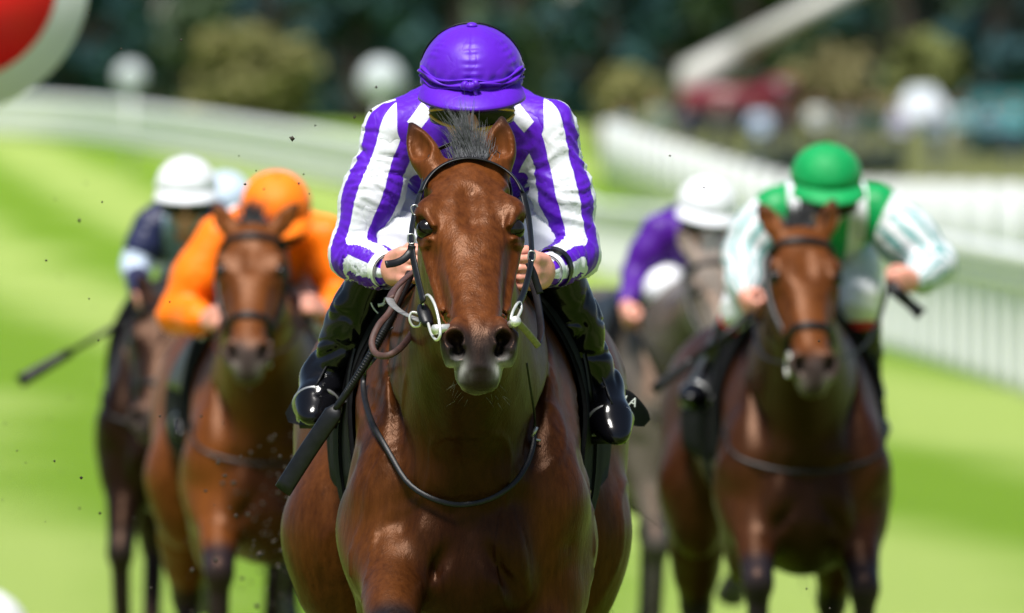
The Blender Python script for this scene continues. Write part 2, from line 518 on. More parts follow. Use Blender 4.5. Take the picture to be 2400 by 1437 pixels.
# ------------------------------------------------------------------ running rails
def rail_line(pts, step):
    P = np.asarray(pts, float); L = np.concatenate([[0], np.cumsum(np.linalg.norm(np.diff(P, axis=0), axis=1))])
    s = np.arange(0, L[-1], step); return np.stack([np.interp(s, L, P[:, c]) for c in range(2)], 1)
POST = {}
def rail_fence(label, pts, step, h=1.12, r=.055, post_r=.045, rails=(1.0,), slats=False):
    P = crom(np.array(pts, float), 10); p0 = np.array([P[0, 0], P[0, 1], float(ground_z(P[0, 1]))])
    root = empty('rail', tuple(p0), label, 'rail', 'white running rails')
    for f in rails:
        mb = MB(); mb.tube(np.stack([P[:, 0], P[:, 1], ground_z(P[:, 1]) + h * f], 1), r if f == 1.0 else r * .7, 10)
        mb.build('top_rail' if f == 1.0 else 'lower_rail', M['paint_white'], root, off=p0)
    key = (h, post_r)
    if key not in POST:
        mb = MB(); mb.tube(crom([(0, 0, -.05), (0, 0, h * .45), (.02, 0, h * .8), (0, 0, h)], 3), np.linspace(post_r * 1.15, post_r, 10), 8)
        v, f = mb.data(); me = mesh_np('post', v, f); me.materials.append(M['paint_white']); POST[key] = me
    for q in rail_line(P, step):
        o = bpy.data.objects.new('post', POST[key]); COL.objects.link(o); o.parent = root
        o.location = (q[0] - p0[0], q[1] - p0[1], float(ground_z(q[1])) - p0[2])
    return root
def gx(px, d): return ((px - 1200) * d / FPX, d)
# right-hand rail runs towards the lens
rail_fence('white running rail with upright posts on the right, behind the green-capped jockey', [gx(1330, 214), gx(1400, 200), gx(1700, 152), gx(2060, 118), gx(2350, 100), gx(2700, 84)], 1.9, rails=(1.0, .84), r=.095, post_r=.06)
# far rails on the left climb round the bend
rail_fence('far white running rail on the left, climbing round the bend behind the white cap', [gx(1120, 240), gx(980, 252), gx(800, 276), gx(600, 300), gx(400, 325), gx(200, 350), gx(0, 362), gx(-250, 372)], 1.0, h=1.15, rails=(1.0, .84, .68, .52, .36, .20), r=.17, post_r=.09)

# white boards behind the right-hand rail
hb = empty('hoarding', (*gx(1412, 278), float(ground_z(278))), 'long solid white board fence behind the right-hand rail', 'fence')
HB = np.array(hb.location)
ends = np.array([gx(1412, 278), gx(1700, 222), gx(2050, 180), gx(2400, 150), gx(2760, 128)]); line = crom(ends, 8)
s = np.concatenate([[0], np.cumsum(np.linalg.norm(np.diff(line, axis=0), axis=1))])
cuts = np.arange(0, s[-1] - .1, 4.9)
for c in cuts:
    a = np.array([np.interp(c, s, line[:, k]) for k in (0, 1)]); e = np.array([np.interp(min(c + 4.86, s[-1]), s, line[:, k]) for k in (0, 1)])
    mid = (a + e) / 2; ln = np.linalg.norm(e - a); yaw = math.atan2(e[1] - a[1], e[0] - a[0])
    mb = MB(); mb.box((0, 0, .82), (ln / 2, .03, .78)); o = mb.build('board', M['paint_white'], hb, smooth=False)
    o.location = (mid[0] - HB[0], mid[1] - HB[1], float(ground_z(mid[1])) - HB[2]); o.rotation_euler = (0, 0, yaw)

# ------------------------------------------------------------------ markers
M['disc_grey'] = plain('weathered_white_paint', (.46, .50, .53), .6, var=.1, scale=4)
def disc_marker(name, px, py, d, rad, label, rings, depth=.05, group=None, padded=False):
    c = PX(px, py, d); gz = float(ground_z(d))
    root = empty(name, (c[0], c[1], gz), label, 'marker', group)
    h = c[2] - gz
    mb = MB(); mb.tube([(0, .06, -.05), (0, .06, h + rad * .2)], rad * .10 + .02, 12); mb.build('post', M['paint_white'], root)
    rx = np.array(Matrix.Rotation(R(90), 3, 'X')); lay = 0
    for (r0, mat, nm) in rings:
        mb = MB(); y = -.03 - lay * .006
        mb.lathe([(1e-4, y * 0), (r0, 0), (r0, depth if lay == 0 else .005), (1e-4, depth if lay == 0 else .005)], 64, rot=rx)
        mb.build(nm, mat, root, loc=(0, -.004 - (depth + .004 if lay else 0) * 1.0, h), smooth=False); lay += 1
    if padded:
        mb = MB(); z = np.linspace(0, 1, 14); mb.lathe(np.stack([.30 * (1 - z ** 5) ** .5 + 1e-4, z * .46], 1), 28); mb.build('base_pad', M['paint_white'], root)
disc_marker('winning_post', -105, -50, 45, .515, 'large red disc with a white rim at the top left corner', [(.515, M['paint_white'], 'rim'), (.395, M['paint_red'], 'disc')], padded=True)
disc_marker('furlong_marker', 305, 180, 300, .37, 'small white disc marker above the far rail on the left', [(.37, M['disc_grey'], 'disc')], group='white disc markers')
disc_marker('furlong_marker', 893, 188, 235, .42, 'white disc marker beside the purple cap and striped shoulder', [(.42, M['disc_grey'], 'disc')], group='white disc markers')

# ------------------------------------------------------------------ trees
LEAF = {}
def leaf_mat(name, c):
    m, nt, b = nodes(name)
    info = N(nt, 'ShaderNodeAttribute', attribute_name='tint').outputs['Fac']
    lo = tuple(x * .85 for x in c) + (1,); hi = tuple(x * 1.75 for x in c) + (1,)
    nt.links.new(mixc(nt, info, lo, hi), b.inputs['Base Color']); b.inputs['Roughness'].default_value = .7
    b.inputs['Specular IOR Level'].default_value = .25
    return m
BARK = plain('bark', (.035, .026, .02), .9, var=.4, scale=6, bump=.6, bdist=.02)
def tree(name, base, h, w, mat, label, group, seed, n=2600, leaf=.30, trunk_f=.18, clumps=26, flat=1.0):
    g = np.random.default_rng(seed)
    root = empty(name, tuple(base), label, 'tree' if name != 'bush' else 'bush', group)
    mb = MB(); th = h * .7
    mb.tube(crom([(0, 0, -.2), (g.normal(0, .1), g.normal(0, .1), th * .4), (g.normal(0, .25), g.normal(0, .25), th)], 4), np.linspace(h * .028, h * .006, 9), 9)
    cl = []
    for i in range(clumps):
        a = g.uniform(0, 2 * math.pi); zz = trunk_f + (1 - trunk_f) * (i + .5) / clumps * .96
        env = math.sin(math.pi * min(1, max(.06, (zz - trunk_f) / (1 - trunk_f) * .86 + .12))) ** .7
        rr = w * env * math.sqrt(g.uniform(.1, 1)) * .85
        c = np.array([rr * math.cos(a), rr * math.sin(a) * flat, zz * h * .93]); cl.append((c, g.uniform(.16, .30) * w * 1.2))
        if name != 'bush' or i % 3 == 0: mb.tube(crom([(0, 0, max(.1, c[2] - h * .16)), c * (.5, .5, 1) - (0, 0, h * .05), c], 3), np.linspace(h * .009, h * .002, 7), 5)
    mb.build('trunk', BARK, root)
    ci = g.integers(0, clumps, n); d = g.normal(0, 1, (n, 3)); d /= np.linalg.norm(d, axis=1)[:, None]
    cc = np.array([c for c, _ in cl])[ci]; rr = np.array([r for _, r in cl])[ci]
    P = cc + d * (rr * g.uniform(.55, 1.05, n))[:, None] * np.array([1, flat, .8])
    P[:, 2] = np.maximum(P[:, 2], .15)
    nrm = d + g.normal(0, .5, (n, 3)); nrm /= np.linalg.norm(nrm, axis=1)[:, None]
    t1 = np.cross(nrm, g.normal(0, 1, (n, 3))); t1 /= np.linalg.norm(t1, axis=1)[:, None]; t2 = np.cross(nrm, t1)
    sz = (leaf * g.uniform(.6, 1.4, n))[:, None]
    V = np.stack([P - t1 * sz, P - t2 * sz * .6 + nrm * sz * .15, P + t1 * sz, P + t2 * sz * .6 + nrm * sz * .15], 1).reshape(-1, 3)
    tint = np.repeat(np.clip(.5 + .35 * vnoise(cc * .7 + seed, 3) + g.normal(0, .15, n), 0, 1), 4)
    link('crown', mesh_np('crown', V, np.arange(4 * n).reshape(n, 4), {'tint': tint}, smooth=False), mat, root)
    return root
LM = [leaf_mat('leaves_dark', (.018, .050, .048)), leaf_mat('leaves_mid', (.048, .075, .038)), leaf_mat('leaves_olive', (.13, .125, .042)), leaf_mat('leaves_blue', (.020, .055, .060)), leaf_mat('leaves_autumn', (.125, .110, .045)), leaf_mat('leaves_yellow', (.125, .140, .040))]
WHERE = ['far left edge', 'left, behind the red disc', 'left of the round bush', 'behind the left disc marker', 'behind the round bush', 'right of the round bush', 'behind the second disc marker', 'directly behind the purple cap', 'right of the purple cap', 'left of the pale boom', 'behind the foot of the pale boom', 'behind the upper end of the boom', 'right of the pale boom', 'towards the right edge', 'at the right edge', 'beyond the right edge']
KIND = [0, 0, 3, 0, 1, 3, 0, 0, 1, 0, 3, 1, 1, 0, 3, 0]
TW = {0: 'dark green', 1: 'mid green', 3: 'blue green'}
for i in range(16):
    px = -260 + i * 184 + (37 * (i * 7 % 5) - 70) * .6; d = 432 + (i * 53 % 7) * 9
    b_ = PX(px, HOR, d); b_[2] = ground_z(d)
    tree('tree', b_, 14.5 + (i * 31 % 5) * .9, 3.1, LM[KIND[i]], TW[KIND[i]] + ' tall tree of the far wood, ' + WHERE[i], 'trees of the far wood', 100 + i, n=3400, leaf=.36, trunk_f=.03, clumps=34, flat=.7)
for i in range(18):      # second row closes the wood
    px = -330 + i * 170; d = 500 + (i * 37 % 5) * 6
    b_ = PX(px, HOR, d); b_[2] = ground_z(d)
    tree('tree', b_, 19 + (i * 17 % 4), 3.6, LM[(0, 3, 0, 1)[i % 4]], 'tall dark tree in the back row of the far wood', 'back row of the far wood', 300 + i, n=2400, leaf=.50, trunk_f=.02, clumps=30, flat=.7)
wood = [o for o in COL.objects if o.name.startswith('tree') and o.parent is None]
def copy_tree(o, loc, label, group):
    c = o.copy(); COL.objects.link(c); c.location = loc; c['label'] = label; c['group'] = group
    for ch in o.children:
        k = ch.copy(); COL.objects.link(k); k.parent = c
for side in (-1, 1):     # the wood goes on to both sides of the view
    for i in range(11):
        x = side * (29 + i * 3.4); d = 440 + (i * 31 % 6) * 11
        copy_tree(wood[(i * 5 + (side > 0) * 3) % 16], (x, d, float(ground_z(d))), 'tree of the far wood, outside the ' + ('left' if side < 0 else 'right') + ' edge of the view', 'far wood beyond the view')
def shrub(px, py_base, d, wpx, hpx, mat, label, seed, **k):
    b_ = PX(px, py_base, d); s = d / FPX; b_[2] = max(ground_z(d), b_[2] - .0)
    b_[2] = float(ground_z(d)); top = PX(px, py_base - hpx, d)[2]
    tree('bush', b_, top - b_[2], wpx * s * .5, mat, label, 'bushes', seed, n=2200, leaf=.22, trunk_f=.02, clumps=30, **k)
shrub(575, 300, 388, 400, 240, LM[2], 'large round olive bush behind the left rail', 41)
shrub(1960, 250, 372, 330, 140, LM[4], 'low golden brown bush left of the white gazebo', 42)
shrub(2170, 220, 380, 220, 150, LM[5], 'yellow green bush behind the white gazebo', 43)
shrub(1470, 260, 380, 220, 90, LM[2], 'small olive bush right of the striped shoulder', 44)

# ------------------------------------------------------------------ enclosure on the right: truck with boom, gazebo, spectators, pickets
def at(px, d): return np.array([*gx(px, d), float(ground_z(d))])
p = at(1700, 330)
tr = empty('boom_truck', tuple(p), 'dark red truck carrying a long pale boom, parked beyond the white boards', 'truck')
RED = plain('dark_red_paint', col(112, 30, 44), .4, var=.15, scale=2); CREAM = plain('cream_paint', col(172, 171, 164), .5, var=.08, scale=2); TYRE = plain('tyre', (.015, .015, .015), .9)
GLS = plain('window_glass', (.05, .07, .08), .1, coat=.6)
zz = PX(1700, 235, 330)[2] - p[2]
s_ = 330 / FPX
mb = MB(); mb.box((.1, 0, zz), (1.35, 1.0, .36)); mb.build('body', RED, tr, smooth=False)
mb = MB(); mb.box((1.55, 0, zz + .12), (.42, .95, .46), taper=.9); cab = mb.build('cab', RED, tr, smooth=False)
mb = MB(); mb.box((1.62, -.93, zz + .30), (.26, .02, .14)); mb.build('window', GLS, cab, smooth=False)
mb = MB(); mb.box((.2, 0, zz - .42), (1.9, .5, .10)); mb.build('chassis', TYRE, tr, smooth=False)
for wx in (-.8, .5, 1.5):
    for wy in (-.9, .9):
        mb = MB(); mb.lathe([(1e-3, -.12), (.40, -.12), (.42, -.06), (.42, .06), (.40, .12), (1e-3, .12)], 24, rot=np.array(Matrix.Rotation(R(90), 3, 'X'))); mb.build('wheel', TYRE, tr, loc=(wx, wy, zz - .62 if zz > 1 else .42))
q0 = PX(1625, 195, 330) - p; q1 = PX(1700, 130, 330) - p; q2 = PX(2080, -70, 330) - p
mb = MB(); dirv = (q2 - q1) / np.linalg.norm(q2 - q1); mb.tube([q1, q2], [.35, .28], 4, up=(0, 1, .3)); bo = mb.build('boom', CREAM, tr, smooth=False)
mb = MB(); mb.tube([q0 + (0, 0, -.5), q0 + (.0, 0, .2), q1 + dirv * .3], [.55, .5, .35], 8); mb.build('turret', CREAM, tr)

gz = at(2160, 318); ga = empty('gazebo', tuple(gz), 'white pop-up gazebo beyond the white boards', 'gazebo')
top = PX(2160, 205, 318)[2] - gz[2]
mb = MB(); mb.add([(-.72, -.72, top - .62), (.72, -.72, top - .62), (.72, .72, top - .62), (-.72, .72, top - .62), (-.3, -.3, top), (.3, -.3, top), (.3, .3, top), (-.3, .3, top)], [[0, 1, 5, 4], [1, 2, 6, 5], [2, 3, 7, 6], [3, 0, 4, 7], [4, 5, 6, 7]]); mb.build('roof', M['disc_grey'], ga, smooth=False)
mb = MB(); mb.box((0, -.72, top - .82), (.72, .015, .2)); mb.build('valance', M['disc_grey'], ga, smooth=False)
for sx_ in (-.68, .68):
    for sy_ in (-.68, .68):
        mb = MB(); mb.tube([(sx_, sy_, 0), (sx_, sy_, top - .6)], .035, 8); mb.build('leg', M['paint_white'], ga)
TEAL = plain('teal_canvas', col(14, 78, 76), .7, var=.15, scale=2)
mq = at(2420, 326); ma = empty('marquee', tuple(mq), 'teal marquee at the right edge beyond the boards', 'marquee'); tz = PX(2400, 215, 326)[2] - mq[2]
mb = MB(); mb.box((0, .8, (tz - .5) / 2), (1.7, .8, (tz - .5) / 2)); mb.build('wall', TEAL, ma, smooth=False)
mb = MB(); mb.add([(-1.8, -.1, tz - .5), (1.8, -.1, tz - .5), (1.8, 1.7, tz - .5), (-1.8, 1.7, tz - .5), (-1.5, .8, tz), (1.5, .8, tz)], [[0, 1, 5, 4], [2, 3, 4, 5]], [[1, 2, 5], [3, 0, 4]]); mb.build('roof', TEAL, ma, smooth=False)
# rough grass of the enclosure and a low hedge in front of the spectators
ex = np.linspace(0, 1, 14); ey = np.concatenate([np.linspace(284, 430, 30)])
EX, EY = np.meshgrid(ex, ey); x0 = 2.3; V = np.stack([x0 + EX * 60, EY, ground_z(EY) + .02], -1).reshape(-1, 3)
link('enclosure_grass', mesh_np('enclosure_grass', V, np.array([[i * 14 + j, i * 14 + j + 1, (i + 1) * 14 + j + 1, (i + 1) * 14 + j] for i in range(29) for j in range(13)])), plain('rough_grass', (.095, .105, .018), .9, var=.35, scale=1.2, bump=.5, bdist=.03))['kind'] = 'structure'
hg = empty('hedge', tuple(at(1700, 290)), 'low dark grey green hedge behind the white boards, below the spectators', 'hedge')
g_ = np.random.default_rng(9); n_ = 2600
P_ = np.stack([g_.uniform(-2.9, 4.4, n_), g_.uniform(-.35, .35, n_), g_.uniform(0, 1, n_) ** .7 * .85], 1); P_[:, 2] *= .85 + .2 * vnoise(P_ * (1.3, 0, 0), 3)
t1_ = g_.normal(0, 1, (n_, 3)); t1_ /= np.linalg.norm(t1_, axis=1)[:, None]; t2_ = np.cross(t1_, g_.normal(0, 1, (n_, 3))); t2_ /= np.linalg.norm(t2_, axis=1)[:, None]
link('foliage', mesh_np('hedge', np.stack([P_ - t1_ * .11, P_ - t2_ * .07, P_ + t1_ * .11, P_ + t2_ * .07], 1).reshape(-1, 3), np.arange(4 * n_).reshape(n_, 4), {'tint': np.repeat(g_.uniform(0, 1, n_), 4)}, smooth=False), leaf_mat('leaves_hedge', (.045, .062, .050)), hg)
mb = MB()
for k_ in range(12): mb.tube([(-2.7 + k_ * .62, 0, -.05), (-2.7 + k_ * .62 + g_.normal(0, .05), 0, .6)], [.03, .012], 6)
mb.build('stems', BARK, hg)['kind'] = 'stuff'
# spectators
def crowd_person(loc, hgt, top_c, leg_c, label, seed, yaw):
    g = np.random.default_rng(seed)
    root = empty('person', tuple(loc), label, 'person', 'spectators on the right', rz=yaw)
    k = hgt / 1.75
    F = Field(*[np.arange(a, b_, .03) for a, b_ in ((-.42, .43), (-.30, .31), (-.03, 1.85))])
    F.ell((0, 0, 1.62), (.085, .10, .12), k=.03); F.cone((0, .01, 1.40), (0, 0, 1.55), .06, .055, k=.03)
    F.ell((0, 0, 1.25), (.19, .12, .23), k=.05); F.ell((0, 0, .98), (.17, .12, .16), k=.05)
    for s_, w_ in ((-1, g.uniform(-.1, .25)), (1, g.uniform(-.1, .25))):
        F.cone((s_ * .09, 0, .92), (s_ * .10, -.02, .5), .09, .065, k=.03); F.cone((s_ * .10, -.02, .5), (s_ * .10, .02, .08), .06, .045, k=.03); F.cone((s_ * .10, .02, .05), (s_ * .11, -.13, .03), .045, .04, k=.02)
        el = (s_ * .27, .03 - w_ * .3, 1.13); F.cone((s_ * .20, 0, 1.40), el, .055, .045, k=.04); F.cone(el, (s_ * .22, -.06 - w_, .92 + w_), .042, .032, k=.02); F.ell((s_ * .22, -.08 - w_, .89 + w_), (.035, .05, .05), k=.02)
    V, Q = F.mesh(1)
    C = np.where((V[:, 2] > 1.45)[:, None], np.array([[.45, .25, .19]]), np.where((V[:, 2] > .95)[:, None], np.array([top_c]), np.array([leg_c])))
    C = np.where(((V[:, 2] > 1.62) & (V[:, 1] > -.06) | (V[:, 2] > 1.69))[:, None], np.array([[.05, .035, .025]]), C)
    link('body', mesh_np('spectator', V * k, Q, {'coat': C}), M['vcol'], root)
m_, nt_, b_ = nodes('cloth_by_colour'); a_ = N(nt_, 'ShaderNodeAttribute', attribute_name='coat'); nt_.links.new(a_.outputs['Color'], b_.inputs['Base Color']); b_.inputs['Roughness'].default_value = .8; M['vcol'] = m_
SPECT = [(1462, 'grey blue jacket, leftmost by the end of the boards', (.20, .28, .32)), (1540, 'sage green coat', (.22, .28, .22)), (1600, 'dark navy coat', (.03, .04, .07)), (1690, 'charcoal coat in front of the red truck', (.05, .05, .05)), (1780, 'pale blue shirt', (.45, .55, .70)), (1835, 'black coat beside the pale blue shirt', (.02, .02, .03)),
         (1915, 'off white jacket', (.55, .58, .55)), (1985, 'grey tweed jacket', (.18, .19, .18)), (2045, 'dark green coat', (.02, .07, .05)), (2110, 'lilac jacket in front of the gazebo', (.38, .38, .52)), (2190, 'slate blue coat right of the gazebo front', (.12, .18, .25)), (2255, 'pale teal jacket', (.25, .42, .45)), (2320, 'steel blue coat', (.15, .27, .33)), (2375, 'turquoise jacket at the right edge', (.10, .33, .36))]
for i, (px, lab, c) in enumerate(SPECT):
    d = 300 + (i * 29 % 5) * 3.0
    crowd_person(at(px, d), 1.66 + (i * 13 % 5) * .04, c, ((.02, .02, .03), (.05, .06, .10), (.10, .09, .08))[i % 3], 'spectator standing in ' + lab, 60 + i, R((i * 47) % 60 - 30))
# ------------------------------------------------------------------ racehorse
def head_frame(pitch, yaw=0.0, roll=0.0):
    cp, sp = math.cos(R(pitch)), math.sin(R(pitch))
    u = np.array([0, -cp, -sp]); v = np.array([1.0, 0, 0]); w = np.array([0, -sp, cp])
    c, s = math.cos(R(roll)), math.sin(R(roll))
    v, w = c * v + s * w, -s * v + c * w
    c, s = math.cos(R(yaw)), math.sin(R(yaw))
    Rz = np.array([[c, -s, 0], [s, c, 0], [0, 0, 1]])
    return Rz @ np.stack([u, v, w], 1)

LEGS = dict(   # joints: elbow, knee, fetlock, hoof toe / stifle, hock, fetlock, hoof toe   (side -1 = picture left)
    fl=[(-.16, -.34, 1.02), (-.165, -.58, .56), (-.165, -.52, .20), (-.165, -.57, .02)],
    fr=[(.16, -.30, 1.02), (.165, -.62, .60), (.165, -.42, .30), (.165, -.36, .16)],
    hl=[(-.26, .78, 1.02), (-.20, 1.12, .60), (-.19, .92, .24), (-.19, .82, .10)],
    hr=[(.26, .86, 1.00), (.20, 1.25, .62), (.19, 1.22, .26), (.19, 1.20, .12)])

def make_horse(name, loc, label, poll, pitch, yaw=0.0, roll=0.0, rz=0.0, coatc=None, fine=0.0, coarse=0.015, legs=None, hip=0.0, hs=0.0, wid=1.0, ears=((-1, (-.045, .055, .10)), (1, (.03, .03, .115))), group=None, mane_side=1, seed=1):
    """poll: local point between the ears. loc: ground point under the withers. The horse looks along -Y."""
    legs = legs or LEGS
    H = head_frame(pitch, yaw, roll); po = np.asarray(poll, float)
    hp = lambda u, v, w: po + H @ np.array([u, v, w], float)
    hd = lambda u, v, w: H @ np.array([u, v, w], float)
    if fine:
        xs = axis_steps(-.52, .52, fine, coarse, po[0] - .17, po[0] + .17)
        ys = axis_steps(-1.62, 1.75, fine, coarse, po[1] - .52, po[1] + .16)
        zs = axis_steps(-.04, po[2] + .19, fine, coarse, po[2] - .54, po[2] + .16)
    else:
        xs = np.arange(-.55, .56, coarse); ys = np.arange(-1.7, 1.75, coarse); zs = np.arange(-.04, max(1.75, po[2] + .22), coarse)
    F = Field(xs, ys, zs)
    I3 = np.stack([[0, 1, 0], [1, 0, 0], [0, 0, 1]], 1).astype(float)      # trunk frame: u=+y, v=x, w=z
    # trunk: u, centre z, half height, half width, exponent
    F.loft((0, 0, 0), I3, [(-.54, 1.13, .12, .12, 2.0), (-.44, 1.15, .24, .20, 2.1), (-.28, 1.18, .32, .225 * wid, 2.2), (-.08, 1.21, .37, .25, 2.15), (.15, 1.22, .37, .28, 2.1),
                           (.45, 1.22, .33, .30, 2.1), (.75, 1.25, .30, .305, 2.15), (1.0, 1.29, .29, .31 + hip, 2.2), (1.22, 1.30, .27, .27 + hip, 2.2), (1.40, 1.30, .20, .19, 2.1), (1.52, 1.28, .10, .09, 2.0)], k=.03)
    F.cone((0, -.12, 1.50), (0, .22, 1.46), .075, .07, k=.10)            # withers
    # neck
    th = hp(.10, 0, -.105)
    b0 = np.array([0, -.02, 1.24]); b1 = np.array([0, -.30, 1.31])
    mid = b1 * .42 + th * .58 + np.array([0, .03, -.015]); q1 = b1 * .74 + th * .26 + np.array([0, .02, -.01])
    NP = crom([b0, b1, q1, mid, th], 3)
    t = np.linspace(0, 1, len(NP))
    F.sweep(NP, np.interp(t, [0, .25, .5, .75, 1], [.20, .185, .135, .10, .085]), np.interp(t, [0, .25, .5, .75, 1], [.30, .29, .225, .165, .125]), k=.09, ks=.05)
    F.cone(b1 + (0, .04, -.16), mid + (0, -.02, -.085), .12, .055, k=.07)    # windpipe line
    # breast and shoulder muscles
    for s in (-1, 1):
        F.cone((s * .125, -.02, 1.50), (s * .176 * wid, -.42, 1.10), .072, .092, k=.06)          # shoulder blade
        F.ell((s * .170 * wid, -.40, 1.05), (.084, .12, .21), k=.06)                             # point of shoulder
        F.ell((s * .186 * wid, -.30, .95), (.076, .16, .23), k=.06)                               # triceps
        F.ell((s * .088, -.50, .99), (.085, .085, .125), k=.022)                             # pectoral
        F.cone((s * .060, -.53, 1.14), (s * .11, -.36, 1.47), .042, .03, k=.05)              # brachiocephalic muscle
        F.cone((s * .165, -.535, .92), (s * .135, -.56, 1.10), .008, .008, k=.05, op='s')      # groove arm / breast
        F.ell((s * (.215 + hip * .6) + hs, 1.06, 1.20), (.125 + hip * .5, .28, .28), k=.08)                            # rump
    F.ell((0, -.34, .92), (.17, .24, .17), k=.06)                                           # breastbone
    for s in (-1, 1):
        F.cone((s * .150, -.25, 1.50), (s * .150, -.545, 1.20), .010, .014, k=.045, op='s')   # line between neck and shoulder
        F.cone((s * .262, -.40, 1.18), (s * .262, -.22, .92), .014, .012, k=.045, op='s')     # edge of the triceps
        F.cone((s * .02, -.590, 1.02), (s * .15, -.545, .84), .010, .010, k=.030, op='s')     # lower edge of the breast muscle
        F.cone((s * .235, -.48, 1.00), (s * .165, -.56, .97), .007, .006, k=.025, op='s')     # skin fold above the forearm
        F.cone((s * .235, -.47, .96), (s * .170, -.55, .925), .006, .005, k=.022, op='s')
    F.cone((0, -.60, .88), (0, -.592, 1.04), .010, .007, k=.05, op='s')                    # breast furrow
    # legs
    for key, J in legs.items():
        J = [np.array(j, float) for j in J]; s = -1 if key[1] == 'l' else 1
        if key[0] == 'f':
            F.cone((s * .165 * wid, -.34, 1.08), J[0], .100, .105, k=.06)
            F.cone(J[0], J[1] * .25 + J[0] * .75, .11, .09, k=.05)
            F.cone(J[1] * .2 + J[0] * .8, J[1], .085, .047, k=.04)
            F.ell(J[1], (.047, .05, .06), k=.02)
            F.cone(J[1], J[2], .037, .031, k=.02); F.ell(J[2], (.04, .042, .045), k=.02)
            F.cone(J[2], J[2] * .35 + J[3] * .65, .032, .035, k=.02)
        else:
            hipj = np.array([s * .16 + hs, 1.18, 1.30])
            F.cone(hipj, J[0], .17, .115 + hip * .3, k=.07)
            F.ell(J[0] - (0, 0, .03), (.11 + hip * .4, .14, .22), k=.06)
            F.cone((s * .17, 1.28, 1.15), J[0] * .3 + J[1] * .7, .12, .065, k=.06)
            F.cone(J[0], J[0] * .5 + J[1] * .5, .10, .082, k=.05); F.cone(J[0] * .5 + J[1] * .5, J[1], .082, .052, k=.05); F.ell(J[1], (.045, .06, .065), k=.02)
            F.cone(J[1], J[2], .04, .034, k=.02); F.ell(J[2], (.042, .044, .046), k=.02)
            F.cone(J[2], J[2] * .35 + J[3] * .65, .033, .036, k=.02)
    # head: upper part (forehead, nasal bone, upper lip)
    F.loft(po, H, [(-.045, -.085, .055, .05, 2.0), (.0, -.072, .068, .066, 2.1), (.06, -.066, .070, .082, 2.2), (.12, -.058, .068, .094, 2.3), (.18, -.058, .066, .099, 2.4), (.235, -.062, .064, .093, 2.4),
                   (.29, -.066, .060, .079, 2.3), (.35, -.068, .056, .065, 2.6), (.42, -.066, .052, .057, 2.7), (.475, -.066, .050, .052, 2.4), (.515, -.072, .050, .048, 2.3), (.55, -.082, .046, .042, 2.1), (.585, -.092, .034, .032, 2.0)], k=.045)
    # lower jaw
    F.sweep([hp(.10, 0, -.16), hp(.20, 0, -.165), hp(.30, 0, -.145), hp(.42, 0, -.125), hp(.53, 0, -.128)], [.062, .070, .056, .038, .030], [.085, .085, .062, .040, .028], lat=H[:, 1], k=.035)
    for s in (-1, 1):
        Mx = np.stack([hd(1, s * -.10, 0), hd(s * .10 * s, s, 0) * 1.0, hd(0, 0, 1)], 1)
        Mx[:, 0] = hd(.995, s * -.10, 0); Mx[:, 1] = hd(.10 * s, .995, 0)
        F.ell(hp(.200, s * .066, -.142), (.140, .035, .088), Mx, k=.026)                     # jowl
        F.cone(hp(.225, s * .092, -.062), hp(.37, s * .070, -.092), .0145, .009, k=.015); F.cone(hp(.33, s * .080, -.112), hp(.43, s * .061, -.058), .0055, .0042, k=.009); F.cone(hp(.36, s * .076, -.100), hp(.46, s * .056, -.080), .004, .003, k=.010)       # facial crest
        F.cone(hp(.070, s * .076, -.032), hp(.145, s * .090, -.018), .016, .018, k=.030)     # ridge behind the brow
        F.ell(hp(.150, s * .088, -.022), (.042, .021, .019), k=.035, M=H)                    # brow
        F.ell(hp(.102, s * .096, -.030), (.030, .018, .022), M=H, k=.028, op='s')            # hollow above the eye
        F.ell(hp(.196, s * .112, -.012), (.027, .020, .022), M=H, k=.008, op='s')            # eye opening
        F.cone(hp(.148, s * .108, -.032), hp(.164, s * .096, -.006), .0085, .008, k=.012); F.cone(hp(.164, s * .096, -.006), hp(.210, s * .080, .000), .0085, .006, k=.012)     # upper lid
        F.cone(hp(.160, s * .110, -.050), hp(.202, s * .108, -.050), .007, .006, k=.010); F.cone(hp(.202, s * .108, -.050), hp(.228, s * .090, -.024), .006, .0055, k=.010); F.cone(hp(.215, s * .108, -.058), hp(.246, s * .088, -.026), .005, .004, k=.010)      # lower lid
        F.cone(hp(.27, s * .098, -.030), hp(.40, s * .082, -.050), .019, .015, k=.030, op='s')# hollow beside the nasal bone
        # nostril: flared rim then the hollow
        F.ell(hp(.525, s * .050, -.048), (.048, .029, .038), np.stack([hd(.93, s * .22, -.25), hd(-.22 * s, .97, 0), hd(.25, 0, .96)], 1), k=.020)
        F.cone(hp(.485, s * .044, -.024), hp(.522, s * .071, -.028), .011, .009, k=.014)
        F.cone(hp(.522, s * .073, -.030), hp(.560, s * .062, -.072), .009, .010, k=.012)
        hol = hd(.80, s * .12, .42); hol /= np.linalg.norm(hol)
        F.cone(hp(.548, s * .056, -.006) , hp(.515, s * .046, -.050), .0225, .011, k=.007, op='s')
        F.cone(hp(.572, s * .048, -.030), hp(.530, s * .042, -.064), .0180, .009, k=.008, op='s')
        F.ell(hp(.560, s * .024, -.105), (.036, .024, .028), H, k=.022)                      # upper lip
    F.ell(hp(.570, 0, -.102), (.032, .034, .034), H, k=.025)
    F.ell(hp(.530, 0, -.142), (.048, .034, .028), H, k=.016)                                # chin and lower lip
    F.cone(hp(.600, -.05, -.124), hp(.600, .05, -.124), .007, .007, k=.012, op='s')         # mouth
    for s in (-1, 1): F.cone(hp(.595, s * .042, -.122), hp(.52, s * .052, -.118), .006, .005, k=.010, op='s')
    F.cone(hp(.12, 0, .014), hp(.20, 0, .010), .008, .008, k=.04, op='s')
